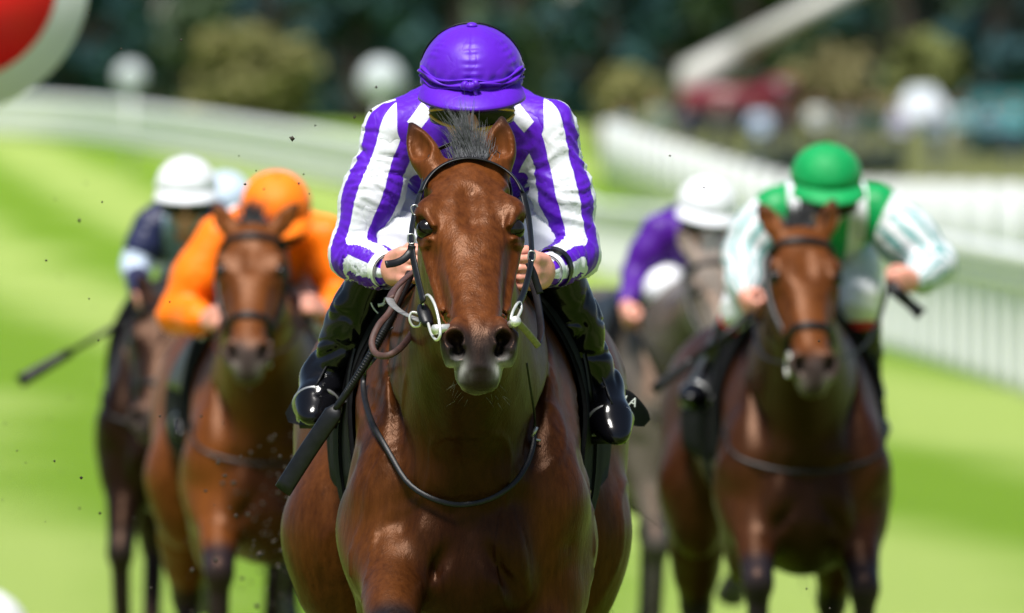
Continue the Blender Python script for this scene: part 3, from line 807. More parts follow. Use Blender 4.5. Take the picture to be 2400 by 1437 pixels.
    # ears
    for s, d in ears:
        base = hp(.012, s * .066, -.038); tip = base + np.array(d, float) * 1.22
        ax = tip - base; L = np.linalg.norm(ax); ax /= L
        face = np.array([s * .25, -1, .1]); face -= (face @ ax) * ax; face /= np.linalg.norm(face)
        side = np.cross(ax, face)
        Mx = np.stack([ax, side, face], 1)
        F.loft(base, Mx, [(-.02, 0, .026, .028, 2), (.02, 0, .028, .032, 2), (L * .40, 0, .027, .035, 2), (L * .68, -.003, .021, .028, 2), (L * .90, -.006, .010, .013, 2), (L, -.008, .004, .004, 2)], k=.020)
        F.loft(base + face * .021, Mx, [(.034, .003, .010, .010, 2), (L * .40, .003, .022, .025, 2), (L * .70, 0, .016, .019, 2), (L * .93, -.002, .005, .006, 2)], k=.006, op='s')
    V, Q = F.mesh(3 if fine else 2)
    # veins and skin folds on the big muscles
    Nn = vnormals(V, Q)
    if fine:
        away_h = np.exp(-((V - hp(.3, 0, -.05)) ** 2).sum(1) / .12); V = V + Nn * (away_h * (.0016 * vnoise(V * 38, 31) + .0022 * vnoise(V * 17, 33)))[:, None]
        n1 = vnoise(V * (9, 9, 5), 3); body = sstep(-.55, -.75, V[:, 1]) * 0 + 1
        away = 1 - np.exp(-((V - hp(.3, 0, -.05)) ** 2).sum(1) / .12)
        V = V + Nn * (away * (.004 * n1 + .0022 * vnoise(V * (26, 26, 11), 5)))[:, None]
        vein = np.exp(-(vnoise(V * (7, 7, 4.2) + 11, 9) / .05) ** 2) * sstep(1.5, 1.3, V[:, 2]) * sstep(.75, .95, V[:, 2])
        vein2 = np.exp(-(vnoise(V * (13, 13, 7) + 5, 19) / .045) ** 2) * sstep(1.42, 1.25, V[:, 2]) * sstep(.2, -.2, V[:, 1]) * np.clip(vnoise(V * 3 + 8, 23) * 2, 0, 1)
        V = V + Nn * ((vein * .0045 + vein2 * .0032) * away)[:, None]
    # coat colour: bay points, painted breast shade etc.
    L = (V - po) @ H
    C = np.tile(np.array(coatc['body'], float), (len(V), 1))
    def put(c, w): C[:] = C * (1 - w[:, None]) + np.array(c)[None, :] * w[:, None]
    inhead = np.exp(-np.maximum(0, np.abs(L[:, 1]) - .12) / .02) * sstep(-.12, .0, L[:, 0]) * sstep(-.30, -.22, L[:, 2]) * sstep(.75, .66, L[:, 0])
    put(coatc['head'], inhead * .9)
    n0 = vnoise(V * 4, 21)
    put(coatc['dark'], sstep(1.30, 1.52, V[:, 2] + .08 * n0) * sstep(-.55, -.2, V[:, 1]) * .5)
    put(coatc['dark'], .80 * np.exp(-((V[:, 0] - .02 + .05 * n0) / .15) ** 4) * sstep(-.30, -.46, V[:, 1]) * (1 - inhead) * sstep(1.58, 1.34, V[:, 2] + .1 * n0))   # darker breast, with the head and neck shadow painted into the coat
    legw = np.zeros(len(V))
    for key, J in legs.items():
        J = [np.array(j, float) for j in J]
        a, b_ = (J[1], J[2])
        d = np.minimum(np.linalg.norm(V - b_, axis=1), np.minimum(np.linalg.norm(V - J[1] * .5 - J[2] * .5, axis=1), np.linalg.norm(V - J[3], axis=1)))
        dk = np.linalg.norm(V - J[1], axis=1)
        legw = np.maximum(legw, np.maximum(sstep(.24, .15, d), sstep(.13, .07, dk)))
    put(coatc['points'], legw * .95)
    mz = sstep(.455, .53, L[:, 0] + .02 * vnoise(V * 30, 2) - .35 * (L[:, 2] + .05)) * inhead
    put(coatc['muzzle'], mz * .95)
    # mealy grey around the nostril floor and the lips
    gl = np.zeros(len(V))
    for s in (-1, 1): gl = np.maximum(gl, np.exp(-((V - hp(.572, s * .050, -.078)) ** 2).sum(1) / .025 ** 2))
    gl = np.maximum(gl, 1.0 * np.exp(-(((L - np.array([.545, 0, -.150])) / np.array([.045, .052, .026])) ** 2).sum(1)))
    for s in (-1, 1): gl = np.maximum(gl, .8 * np.exp(-(((L - np.array([.57, s * .045, -.118])) / np.array([.05, .016, .02])) ** 2).sum(1)))
    put(coatc['mealy'], np.clip(gl * (.75 + .5 * vnoise(V * 60, 8)), 0, 1) * inhead * .9)
    put((.008, .007, .008), .95 * np.exp(-(((L - np.array([.560, 0, -.075])) / np.array([.045, .020, .036])) ** 2).sum(1)) * inhead)
    put((.010, .008, .008), np.exp(-(((np.abs(L) - np.array([.525, .046, .045])) / np.array([.034, .016, .028])) ** 2).sum(1)) * 1.0 * inhead * (L[:, 2] < 0) * .9)
    for s in (-1, 1):                                                               # dark eye rims and ear edges
        put(coatc['points'], .85 * np.exp(-((L - np.array([.187, s * .100, -.028])) ** 2).sum(1) / .024 ** 2))
    for s, d in ears:
        tip = hp(.012, s * .066, -.038) + np.array(d) * 1.22
        put(coatc['points'], .85 * np.exp(-((V - tip) ** 2).sum(1) / .032 ** 2))
    root = empty(name, loc, label, 'horse', group, rz)
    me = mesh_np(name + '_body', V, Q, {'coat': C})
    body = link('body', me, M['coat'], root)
    # eyes
    for s in (-1, 1):
        mb = MB(); a = np.linspace(0, math.pi, 13)
        mb.lathe(np.stack([np.sin(a) *   .0240 + 1e-5, -np.cos(a) *   .0240], 1), 20)
        mb.build('eye', M['eye'], root, loc=tuple(hp(.193, s * .0920, -.028)))
    # hooves
    for J in legs.values():
        J = [np.array(j, float) for j in J]
        d = J[3] - J[2]; d /= np.linalg.norm(d)
        mb = MB(); mb.tube(crom([J[2] * .42 + J[3] * .58, J[2] * .15 + J[3] * .85, J[3] + d * .03], 3), np.linspace(.038, .058, 7), 12)
        mb.build('hoof', M['hoof'], root)
    return root, body, V, Q, hp, hd

def strands(name, mat, parent, roots, dirs, lens, width, sag=0.0, jit=0.25, seed=0, nseg=6, curl=0.0, grav=None, off=None):
    """locks of hair: thin three-sided tapering strands in one mesh"""
    g = np.random.default_rng(seed); mb = MB()
    n = len(roots)
    for i in range(n):
        p = np.array(roots[i], float); d = np.array(dirs[i], float); d /= np.linalg.norm(d)
        d = d + g.normal(0, jit, 3); d /= np.linalg.norm(d)
        L = lens[i] * g.uniform(.6, 1.1); pts = [p]; bend = g.normal(0, curl, 3)
        for k in range(nseg):
            d = d + np.array([0, 0, -sag]) / nseg + bend / nseg; 
            if grav is not None: d = d + np.array(grav) / nseg
            d /= np.linalg.norm(d); pts.append(pts[-1] + d * L / nseg)
        mb.tube(pts, np.linspace(width, width * .15, nseg + 1) * g.uniform(.6, 1.3), 3, cap=False)
    return mb.build(name, mat, parent, off=off)

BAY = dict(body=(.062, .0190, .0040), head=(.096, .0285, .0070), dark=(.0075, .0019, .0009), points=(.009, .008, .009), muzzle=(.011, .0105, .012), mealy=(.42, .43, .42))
BAY2 = dict(body=(.12, .036, .007), head=(.11, .034, .008), dark=(.016, .0042, .002), points=(.012, .011, .015), muzzle=(.045, .036, .036), mealy=(.26, .24, .22))
DARK = dict(body=(.008, .0035, .002), head=(.014, .0055, .0035), dark=(.006, .003, .0025), points=(.012, .010, .010), muzzle=(.04, .032, .032), mealy=(.08, .07, .07))
GREY = dict(body=(.095, .083, .070), head=(.17, .15, .135), dark=(.05, .043, .037), points=(.045, .042, .040), muzzle=(.11, .10, .10), mealy=(.20, .19, .19))

def tail_and_mane(root, hp, seed, mat, tail_dir=(.25, 1, -.5), n=220):
    g = np.random.default_rng(seed)
    r0 = np.array([0, 1.46, 1.36])
    strands('tail', mat, root, r0 + g.normal(0, .018, (n, 3)), np.tile(tail_dir, (n, 1)), g.uniform(.55, .95, n), .006, sag=1.1, jit=.14, seed=seed, nseg=8, curl=.35)
    k = np.linspace(0, 1, 170)
    a = hp(.0, 0, .0) + np.array([0, .05, -.02]); b = np.array([0, -.06, 1.55])
    rr = a[None] * (1 - k[:, None]) + b[None] * k[:, None] + np.array([0, .0, .02]) * np.sin(k * 3.14)[:, None]
    strands('mane', mat, root, rr + g.normal(0, .006, (170, 3)), np.tile((.25, .9, .25), (170, 1)), g.uniform(.08, .17, 170), .0045, sag=.9, jit=.25, seed=seed + 1, curl=.5)
# ------------------------------------------------------------------ jockey
def rot_xyz(rx, ry=0.0, rz=0.0):
    return np.array(Matrix.Rotation(R(rz), 3, 'Z') @ Matrix.Rotation(R(ry), 3, 'Y') @ Matrix.Rotation(R(rx), 3, 'X'))

def seg_info(V, a, b):
    d = b - a; t = np.clip(((V - a) @ d) / (d @ d), 0, 1); q = V - (a + t[:, None] * d); return np.linalg.norm(q, axis=1), t, q

def make_cap(head_c, RH, mat, parent, off, tie=True, seed=3, mats_strap=None, dens=1.0, peak_mat=None):
    """silk-covered skull cap with button, gathered band and peak; RH columns: right, back, up"""
    nt_, np_ = int(120 * dens), int(56 * dens)
    th = np.arange(nt_) * 2 * math.pi / nt_; ph = np.linspace(0.02, R(101), np_)
    T, Pp = np.meshgrid(th, ph)
    rx, ry, rz = .114, .131, .108
    base = np.stack([np.sin(Pp) * np.sin(T) * rx, -np.sin(Pp) * np.cos(T) * ry, np.cos(Pp) * rz], -1)
    seam = np.zeros_like(T)
    for k in range(6):
        d = (T - (k * math.pi / 3) + math.pi) % (2 * math.pi) - math.pi
        seam = np.maximum(seam, np.exp(-(d * np.sin(Pp) / .022) ** 2))
    near = np.zeros_like(T)
    for k in range(6):
        d = (T - (k * math.pi / 3) + math.pi) % (2 * math.pi) - math.pi
        near = np.maximum(near, np.exp(-(d * np.sin(Pp) / .14) ** 2))
    fl = base.reshape(-1, 3); fold = vnoise(np.stack([np.sin(T) * 4 + Pp * 1.5, np.cos(T) * 4, Pp * 2.2], -1).reshape(-1, 3) + 3, seed + 9).reshape(T.shape)
    pk = vnoise(fl * (35, 35, 75), seed).reshape(T.shape); n2 = vnoise(fl * 17, seed + 1).reshape(T.shape); n3 = vnoise(fl * (16, 16, 40) + 5, seed + 2).reshape(T.shape)
    r = 1 - .012 * seam * sstep(.15, .5, Pp) + .014 * near * np.sin(Pp * 40 + n2 * 5 + n3 * 3) * sstep(.5, .8, Pp) * (1 - .6 * seam) * .8 + .013 * n2 + .006 * n3 * sstep(.6, 1.1, Pp)
    low = sstep(R(68), R(86), Pp)
    r += low * (.022 * pk + .018 * np.sin(T * 23 + n2 * 5)) * sstep(R(101), R(92), Pp)
    r -= .055 * np.exp(-((Pp - R(93)) / .05) ** 2)
    V = (base * r[..., None]).reshape(-1, 3)
    Q = [[i * nt_ + j, i * nt_ + (j + 1) % nt_, (i + 1) * nt_ + (j + 1) % nt_, (i + 1) * nt_ + j] for i in range(np_ - 1) for j in range(nt_)]
    tip = np.array([[0, 0, rz * r[0].mean()]])
    n0 = len(V); V = np.concatenate([V, tip]); Tt = [[n0, (j + 1) % nt_, j] for j in range(nt_)]
    W = lambda P: np.asarray(P) @ RH.T + head_c - off
    cap = link('cap', mesh_np('cap', W(V), [np.array(Q)[:, ::-1], np.array(Tt)[:, ::-1]]), mat, parent)
    # button
    mb = MB(); a = np.linspace(0, math.pi, 8)
    mb.lathe(np.stack([np.sin(a) * .0125 + 1e-5, -np.cos(a) * .006], 1), 16)
    v, f = mb.data(); link('button', mesh_np('button', W(v + np.array([0, 0, rz + .001])), f), mat, cap)
    # peak
    n, m = 40, 9
    tt = np.linspace(-1.15, 1.15, n); vv = np.linspace(0, 1, m)
    TT, VV = np.meshgrid(tt, vv)
    ext = .056 * np.cos(TT * .98) ** .8 * VV
    pr = np.stack([np.sin(TT) * (rx * 1.0 + ext * .55), -np.cos(TT) * (ry * 1.0 + ext), -.008 - .014 * VV - .014 * VV * VV], -1).reshape(-1, 3)
    pq = [[i * n + j, i * n + j + 1, (i + 1) * n + j + 1, (i + 1) * n + j] for i in range(m - 1) for j in range(n - 1)]
    under = pr - np.array([0, 0, .006]); k0 = len(pr)
    pq2 = [[a_ + k0 for a_ in q[::-1]] for q in pq]
    rim = [[(m - 1) * n + j, (m - 1) * n + j + 1, (m - 1) * n + j + 1 + k0, (m - 1) * n + j + k0] for j in range(n - 1)]
    link('peak', mesh_np('peak', W(np.concatenate([pr, under])), np.array(pq + pq2 + rim)), peak_mat or mat, cap)
    if tie:
        g = np.random.default_rng(seed)
        mb = MB()
        tt = np.linspace(-1.35, 1.35, 60)
        for z0, rr, w in ((-.004, 1.005, .0045), (.008, 1.012, .006), (.016, 1.0, .004)):
            zz = z0 + .005 * np.sin(tt * 5 + z0 * 900) - .004 * np.cos(tt * 2)
            mb.tube(np.stack([np.sin(tt) * rx * rr, -np.cos(tt) * ry * rr, zz], 1), w * (1 + .35 * np.sin(tt * 11 + z0 * 500)), 8, flat=.6, up=(0, 0, 1))
        mb.tube(crom([(-.022, -ry - .004, .010), (-.010, -ry - .010, .004), (.002, -ry - .012, .006), (.014, -ry - .008, .012)], 5), np.array([.004] + [.009, .011, .012, .011, .010] * 3)[:16], 8)
        mb.tube(crom([(.004, -ry - .010, .004), (.010, -ry - .016, -.012), (.013, -ry - .014, -.020)], 4), np.linspace(.007, .004, 9), 6, flat=.4)
        v, f = mb.data(); link('tie_band', mesh_np('tie_band', W(v), f), mat, cap)
    if mats_strap is not None:
        mb = MB()
        for rad, yb in ((1.012, .030),):
            a = np.linspace(-R(100), R(100), 60)
            pts = np.stack([np.sin(a) * rx * rad * .985, np.full_like(a, yb), np.cos(a) * rz * rad * .985], 1)
            mb.tube(pts, .0042, 6, flat=.5, up=pts)
        v, f = mb.data(); link('strap', mesh_np('strap', W(v), f), mats_strap, cap)
    return cap

def make_jockey(loc, label, J, silk, cap_mat, head_rx=20.0, head_rz=0.0, head_ry=0.0, res=.012, cuff=None, breech=None, boot_mat=None, boot_top=None, lead=False, seed=1, group=None, glove=None, bag=1.0, headmat=None, skin_forearm=False):
    """J: joints in horse-local coordinates. Root sits on the saddle."""
    J = {k: np.array(v, float) for k, v in J.items()}
    base = np.array([0, .1, 1.55]); off = base
    root = empty('person', (loc[0], loc[1] + base[1], loc[2] + base[2]), label, 'person', group)
    def grid(pts, m, h):
        pts = np.array(pts); lo = pts.min(0) - m; hi = pts.max(0) + m
        return Field(*[np.arange(lo[i], hi[i] + h, h) for i in range(3)])
    RH = rot_xyz(head_rx, head_ry, head_rz)
    hc = J['head']; hw = lambda x, y, z: hc + RH @ np.array([x, y, z], float)
    neck = J['sl'] * .5 + J['sr'] * .5 + np.array([0, .0, .0])
    hipc = J['hl'] * .5 + J['hr'] * .5
    # ---- body (skin): one continuous figure
    F = grid([v for v in J.values()], .17, res)
    chest = neck * .72 + hipc * .28 - np.array([0, 0, .015])
    F.ell(chest - (0, 0, .01), (.135, .14, .09), k=.04)
    F.cone(chest, hipc, .125, .12, k=.06); F.ell(hipc, (.155, .13, .12), k=.05)
    F.cone(neck + (0, -.02, -.02), hw(0, .03, -.06), .054, .052, k=.03)
    F.ell(hw(0, .010, .005), (.078, .098, .110), RH, k=.02)           # skull
    F.ell(hw(0, -.035, -.070), (.060, .066, .068), RH, k=.03)         # face and jaw
    F.cone(hw(0, -.100, -.035), hw(0, -.122, -.070), .011, .016, k=.015)   # nose
    F.ell(hw(0, -.092, -.105), (.026, .016, .010), RH, k=.010)        # mouth
    F.ell(hw(0, -.080, -.132), (.028, .024, .020), RH, k=.02)         # chin
    for s in (-1, 1):
        F.ell(hw(s * .032, -.100, -.035), (.017, .012, .010), RH, k=.01, op='s')
        F.ell(hw(s * .080, .015, -.045), (.010, .022, .032), RH, k=.01)
    for s in 'lr':
        F.cone(neck * .5 + J['s' + s] * .5 + (0, .03, -.02), J['s' + s], .042, .045, k=.04)
        F.cone(J['s' + s], J['e' + s], .050, .040, k=.03); F.cone(J['e' + s], J['w' + s], .040, .026, k=.02)
        F.cone(J['h' + s], J['k' + s], .088, .058, k=.04); F.cone(J['k' + s], J['a' + s], .042, .024, k=.03)
        F.cone(J['a' + s], J['t' + s] * .7 + J['a' + s] * .3, .022, .015, k=.02)
    # hands: fists closed on the reins
    def hand(F, s):
        w = J['w' + s]; h = J['m' + s]; sg = -1 if s == 'l' else 1
        fw = h - w; fw /= np.linalg.norm(fw)
        inn = np.array([-sg, 0, 0.0]); inn -= (inn @ fw) * fw; inn /= np.linalg.norm(inn)
        up = np.cross(fw, inn) * (1 if sg > 0 else -1)
        if up[2] < 0: up = -up
        P = lambda a, b, c: w + fw * a + inn * b + up * c            # along, palm side, thumb side
        F.cone(w, P(.03, 0, 0), .026, .027, k=.015)
        F.cone(P(.035, -.004, .022), P(.082, -.006, .028), .019, .016, k=.014); F.cone(P(.035, -.004, -.020), P(.080, -.006, -.026), .019, .015, k=.014); F.cone(P(.03, 0, 0), P(.082, -.005, 0), .020, .017, k=.014)
        for i, (c, L) in enumerate(((.032, 1.0), (.011, 1.08), (-.010, 1.0), (-.030, .82))):
            k0 = P(.084, -.008, c); k1 = P(.084 + .026 * L, .016, c * .95); k2 = P(.086 + .004 * L, .042, c * .9); k3 = P(.058, .036, c * .88)
            F.cone(k0, k1, .0105, .0095, k=.004); F.cone(k1, k2, .0095, .0088, k=.004); F.cone(k2, k3, .0088, .008, k=.004)
        F.cone(P(.030, .010, .028), P(.058, .026, .046), .0135, .0115, k=.008); F.cone(P(.058, .026, .046), P(.088, .038, .040), .0115, .0092, k=.004)
        return P
    if lead:
        Vs, Qs, n = [], [], 0
        V, Q = F.mesh(2); Vs.append(V); Qs.append(Q); n = len(V)
        for s in 'lr':
            G = grid([J['w' + s], J['m' + s]], .085, .0035); hand(G, s)
            v, q = G.mesh(2); Vs.append(v); Qs.append(q + n); n += len(v)
        V = np.concatenate(Vs); Q = np.concatenate(Qs)
    else:
        for s in 'lr': hand(F, s)
        V, Q = F.mesh(1)
    link('body', mesh_np('jockey_body', V - off, Q), headmat or M['skin'], root)
    # ---- silk jacket
    hj = .0055 if lead else .012
    keys = ['sl', 'sr', 'el', 'er', 'wl', 'wr']
    F = grid([J[k] for k in keys] + [hipc, neck, chest], .17, hj)
    F.ell(chest + (0, 0, .005), (.172, .17, .118), k=.05)
    F.ell(neck + (0, .07, .020), (.172, .13, .095), k=.06)
    F.cone(chest, hipc, .14, .135, k=.07)
    for s in 'lr':
        sh, el, wr = J['s' + s], J['e' + s], J['w' + s]
        F.cone(neck * .5 + sh * .5 + (0, .03, .02), sh, .062, .060, k=.05)
        F.cone(sh, sh * .45 + el * .55, .061 * bag, .067 * bag, k=.04); F.cone(sh * .5 + el * .5, el, .064 * bag, .053 * bag, k=.03)
        F.cone(el, el * .25 + wr * .75, .052 * bag, .043 * bag, k=.02); F.cone(el * .3 + wr * .7, wr, .043 * bag, .033, k=.02)
    nb = hw(0, .02, -.10)
    F.cone(neck + (0, .03, .0), hw(0, .05, -.09), .072, .062, k=.03)
    # open neck
    F.cone(hw(0, -.045, -.07), hw(0, -.02, .1), .085, .10, k=.01, op='s')
    V, Q = F.mesh(2)
    Nn = vnormals(V, Q)
    # regions and stripe coordinates: reg > 0 = sleeve
    dt, tt, q = seg_info(V, neck, hipc); tor = dt - .155; tlng = tt; lat = V[:, 0] - neck[0]; hgt = V[:, 2] - neck[2]
    arm = np.full(len(V), 9.0); ang = np.zeros(len(V)); alng = np.zeros(len(V)); tw = np.zeros(len(V))
    for s in 'lr':
        sg = -1 if s == 'l' else 1
        sh, el, wr = J['s' + s], J['e' + s], J['w' + s]
        d1 = el - sh; d2 = wr - el
        hx = np.cross(d1, d2); hx /= np.linalg.norm(hx) + 1e-9
        d1_, t1, q1 = seg_info(V, sh, el); d2_, t2, q2 = seg_info(V, el, wr)
        a1 = d1_ - .062 + .05 * sstep(.3, .0, t1); a2 = d2_ - .045
        b1 = d1 / np.linalg.norm(d1); b2 = d2 / np.linalg.norm(d2)
        w2 = sstep(-.025, .025, a1 - a2)[:, None]
        def uv(q, bn): return np.stack([q @ hx * sg, q @ np.cross(hx, bn)], 1)
        c = uv(q1, b1) * (1 - w2) + uv(q2, b2) * w2
        an = np.arctan2(c[:, 0], c[:, 1]); dd = np.minimum(a1, a2)
        m_ = (V[:, 0] - neck[0]) * sg > 0
        arm = np.where(m_, dd, arm); ang = np.where(m_, an, ang); alng = np.where(m_, (t1 * (1 - w2[:, 0]) + (1 + t2) * w2[:, 0]) * .5, alng)
        tw = np.maximum(tw, np.exp(-(np.linalg.norm(V - el, axis=1) / .11) ** 2))
    regs = tor - arm; reg = (regs > 0).astype(float); lng = np.where(reg > .5, alng, tlng)
    g = 1.0 if lead else .8
    L = np.where(reg > .5, lng * 22, lng * 12)
    wv = vnoise(V * 9 + 3, seed) + .5 * vnoise(V * 4 + 1, seed + 7); wv2 = vnoise(V * 19 + 9, seed + 4)
    f1 = np.sin(L * 2.4 + wv * 5.5 + ang * 1.3 * reg); f2 = np.sin(L * 5.1 + wv2 * 4 - ang * .8 * reg)
    ridge = lambda x: 1 - 2 * np.abs(x) ** .8
    amp = .0035 + .0035 * tw
    f3 = np.sin(L * 1.15 + ang * 1.4 * reg + wv * 3.2 + 1.0)
    cr = lambda x, w: -np.exp(-(x / w) ** 2)
    D = .0060 * cr(f3, .22) * np.clip(.5 + vnoise(V * 6 + 60, seed + 8), 0, 1) + .0045 * cr(np.sin(L * 1.9 - ang * 1.1 * reg + wv2 * 2.5), .2) * np.clip(.4 + vnoise(V * 7 + 80, seed + 9), 0, 1) + .0030 * ridge(f3) * np.clip(.5 + vnoise(V * 5 + 40, seed + 6), 0, 1) + .8 * amp * ridge(f1) * np.clip(vnoise(V * 7 + 20, seed + 2) * 1.6 + .15, 0, 1) + .0022 * ridge(f2) * (.2 + .8 * np.abs(wv)) + .0045 * wv
    V = V + Nn * (D * g)[:, None]
    jk = link('jacket', mesh_np('jacket', V - off, Q, {'reg': regs * 20, 'ang': ang, 'lng': alng, 'lat': lat, 'hgt': hgt}), silk, root)
    # ---- breeches
    F = grid([J['hl'], J['hr'], J['kl'], J['kr'], hipc], .16, .008 if lead else .014)
    F.ell(hipc, (.165, .14, .125), k=.04)
    for s in 'lr':
        h, k_, a = J['h' + s], J['k' + s], J['a' + s]
        F.cone(h, k_, .098, .068, k=.05); F.ell(k_, (.062, .066, .068), k=.03)
        F.cone(k_, k_ * .70 + a * .30, .066, .056, k=.03)
    V, Q = F.mesh(2); Nn = vnormals(V, Q)
    V = V + Nn * (.0035 * ridge(np.sin(V[:, 1] * 40 + V[:, 2] * 55 + vnoise(V * 9, 4) * 4)))[:, None]
    link('breeches', mesh_np('breeches', V - off, Q), breech or M['white_cloth'], root)
    # ---- boots
    for s in 'lr':
        k_, a, t_ = J['k' + s], J['a' + s], J['t' + s]; sg = -1 if s == 'l' else 1
        F = grid([k_, a, t_], .1, .0055 if lead else .012)
        top = k_ * .80 + a * .20
        F.cone(top, k_ * .45 + a * .55, .064, .060, k=.02); F.cone(k_ * .5 + a * .5, a, .060, .048, k=.02)
        ft = t_ - a; ft /= np.linalg.norm(ft); up = np.array([0, 0, 1.0]) - ft[2] * ft; up /= np.linalg.norm(up)
        heel = a - ft * .03 - up * .045
        F.cone(a, heel, .041, .036, k=.02)
        F.cone(heel, t_ - ft * .05 - up * .01, .036, .042, k=.03); F.ell(t_ - ft * .03, (.072, .043, .030), np.stack([ft, np.cross(up, ft), up], 1), k=.03)
        F.cone(a, t_ - ft * .06, .042, .036, k=.03)
        d = top - k_; d /= np.linalg.norm(d)
        F.ell(top - d * .035, (.075, .075, .040), np.stack([np.cross(d, [0, 1, 0]) / np.linalg.norm(np.cross(d, [0, 1, 0])), np.cross(d, np.cross(d, [0, 1, 0]) / np.linalg.norm(np.cross(d, [0, 1, 0]))), d], 1), k=.004, op='s')
        V, Q = F.mesh(2); Nn = vnormals(V, Q)
        _, tt, q = seg_info(V, k_, a)
        cre = -1.1 * np.exp(-(vnoise(V * (9, 9, 17) + tt[:, None] * 2, 6 + sg) / .16) ** 2) - .8 * np.exp(-(vnoise(V * (14, 14, 30) + 7, 16 + sg) / .14) ** 2)
        V = V + Nn * ((.0058 * cre + .002 * vnoise(V * 20, 3)) * sstep(.25, .5, tt) * sstep(1.0, .93, tt) + .002 * vnoise(V * 14, 12))[:, None]
        b_ = link('boot', mesh_np('boot', V - off, Q), boot_mat or M['patent'], root)
        mb = MB(); c0 = k_ * .74 + a * .26; c1 = k_ * .92 + a * .08
        mb.tube(crom([c1, c0 * .5 + c1 * .5, c0], 4), [.064, .0645, .065, .0645, .064, .0635, .063, .0625, .061], 28)
        mb.build('boot_cuff', boot_top or M['black_cloth'], b_, off=off)
    # ---- cuffs
    if cuff is not None:
        for s in 'lr':
            el, wr = J['e' + s], J['w' + s]
            for (f0, f1_, r0, m_) in cuff[s]:
                mb = MB(); p = np.linspace(f0, f1_, 5)
                mb.tube(el + p[:, None] * (wr - el), r0, 24, cap=False)
                mb.tube(el + p[::-1][:, None] * (wr - el), r0 - .004, 24, cap=False)
                mb.build('cuff', m_, root, off=off)
    cap = make_cap(hc + RH @ np.array([0, .008, .012]), RH, cap_mat, root, off, tie=lead, seed=seed, mats_strap=M['black_leather'] if lead else None, dens=1.0 if lead else .5)
    # ---- goggles
    mb = MB(); a = np.linspace(-1.15, 1.15, 25)
    P = np.array([hw(math.sin(x) * .096, -.026 - math.cos(x) * .090, -.058) for x in a])
    mb.tube(P, .024, 10, flat=.30, up=np.array([RH @ np.array([math.sin(x), -math.cos(x), 0]) for x in a]))
    gg = mb.build('goggles', M['dark_glass'], root, off=off)
    mb = MB()
    for dz in (.024, -.024):
        mb.tube(np.array([hw(math.sin(x) * .101, -.028 - math.cos(x) * .094, -.058 + dz * math.cos(x * 1.2)) for x in a]), .0035, 6)
    mb.build('goggle_rim', M['yellow'] if lead else M['black_leather'], gg, off=off)
    return root, off
# ------------------------------------------------------------------ the leading horse and its jockey
LX, LY = -0.098, 26.1
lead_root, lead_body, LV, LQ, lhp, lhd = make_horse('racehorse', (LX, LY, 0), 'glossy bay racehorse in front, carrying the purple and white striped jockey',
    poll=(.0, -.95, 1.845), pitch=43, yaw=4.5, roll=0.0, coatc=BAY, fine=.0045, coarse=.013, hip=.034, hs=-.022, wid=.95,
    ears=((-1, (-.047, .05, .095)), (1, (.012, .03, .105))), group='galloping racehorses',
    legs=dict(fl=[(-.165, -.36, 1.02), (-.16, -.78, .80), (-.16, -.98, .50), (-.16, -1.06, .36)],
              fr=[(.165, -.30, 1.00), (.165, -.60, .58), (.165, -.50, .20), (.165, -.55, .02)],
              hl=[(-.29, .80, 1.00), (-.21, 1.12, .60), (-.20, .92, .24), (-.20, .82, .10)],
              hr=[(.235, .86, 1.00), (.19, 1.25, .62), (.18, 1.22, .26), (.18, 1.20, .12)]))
tail_and_mane(lead_root, lhp, 5, M['hair_black'])
g = np.random.default_rng(11)
DBAY = dict(BAY2, body=(.036, .012, .004), dark=(.009, .0035, .002))
n = 620
fx = g.normal(0, .017, n)
rts = np.array([lhp(-.005 + abs(a) * .1, .012 + a, -.002) for a in fx]) + g.normal(0, .003, (n, 3))
lock = vnoise(np.stack([fx * 260, fx * 0, fx * 0], 1), 4)
dr = np.stack([fx * 5 - .16 + .34 * lock + g.normal(0, .06, n), g.uniform(.0, .5, n), np.full(n, 1.0)], 1)
strands('forelock', M['hair_forelock'], lead_root, rts, dr, g.uniform(.03, .125, n) * np.exp(-(fx / .035) ** 2) + .02, .0010, sag=.10, jit=.045, seed=12, curl=.22)
M['whisker'] = plain('whisker_hair', (.16, .15, .12), .6)
n = 22
sd = g.choice([-1, 1], n)
rts = np.array([lhp(g.uniform(.53, .60), s * g.uniform(.02, .055), -.135 - g.uniform(0, .035)) for s in sd])
strands('whiskers', M['whisker'], lead_root, rts, np.stack([sd * g.uniform(.2, 1, n), g.uniform(-.4, .2, n), -g.uniform(.2, 1, n)], 1), np.full(n, .024), .0004, sag=.3, jit=.15, seed=13)['kind'] = 'stuff'

def LJ(px, py, dy):
    """photo pixel + distance behind the withers line -> lead-horse local point"""
    p = PX(px, py, LY + dy); return (p[0] - LX, p[1] - LY, p[2])

lead_joints = dict(head=LJ(1106, 187, -.34), sl=LJ(922, 312, -.13), sr=LJ(1284, 306, -.13), el=LJ(826, 596, -.17), er=LJ(1352, 596, -.17),
    wl=LJ(908, 634, -.33), wr=LJ(1284, 634, -.33), ml=LJ(958, 622, -.42), mr=LJ(1240, 640, -.42),
    hl=(-.105, .30, 1.83), hr=(.105, .30, 1.83), kl=LJ(922, 580, -.14), kr=LJ(1275, 580, -.14), al=LJ(758, 888, -.02), ar=LJ(1408, 912, -.02), tl=LJ(735, 965, -.13), tr=LJ(1440, 1010, -.13))

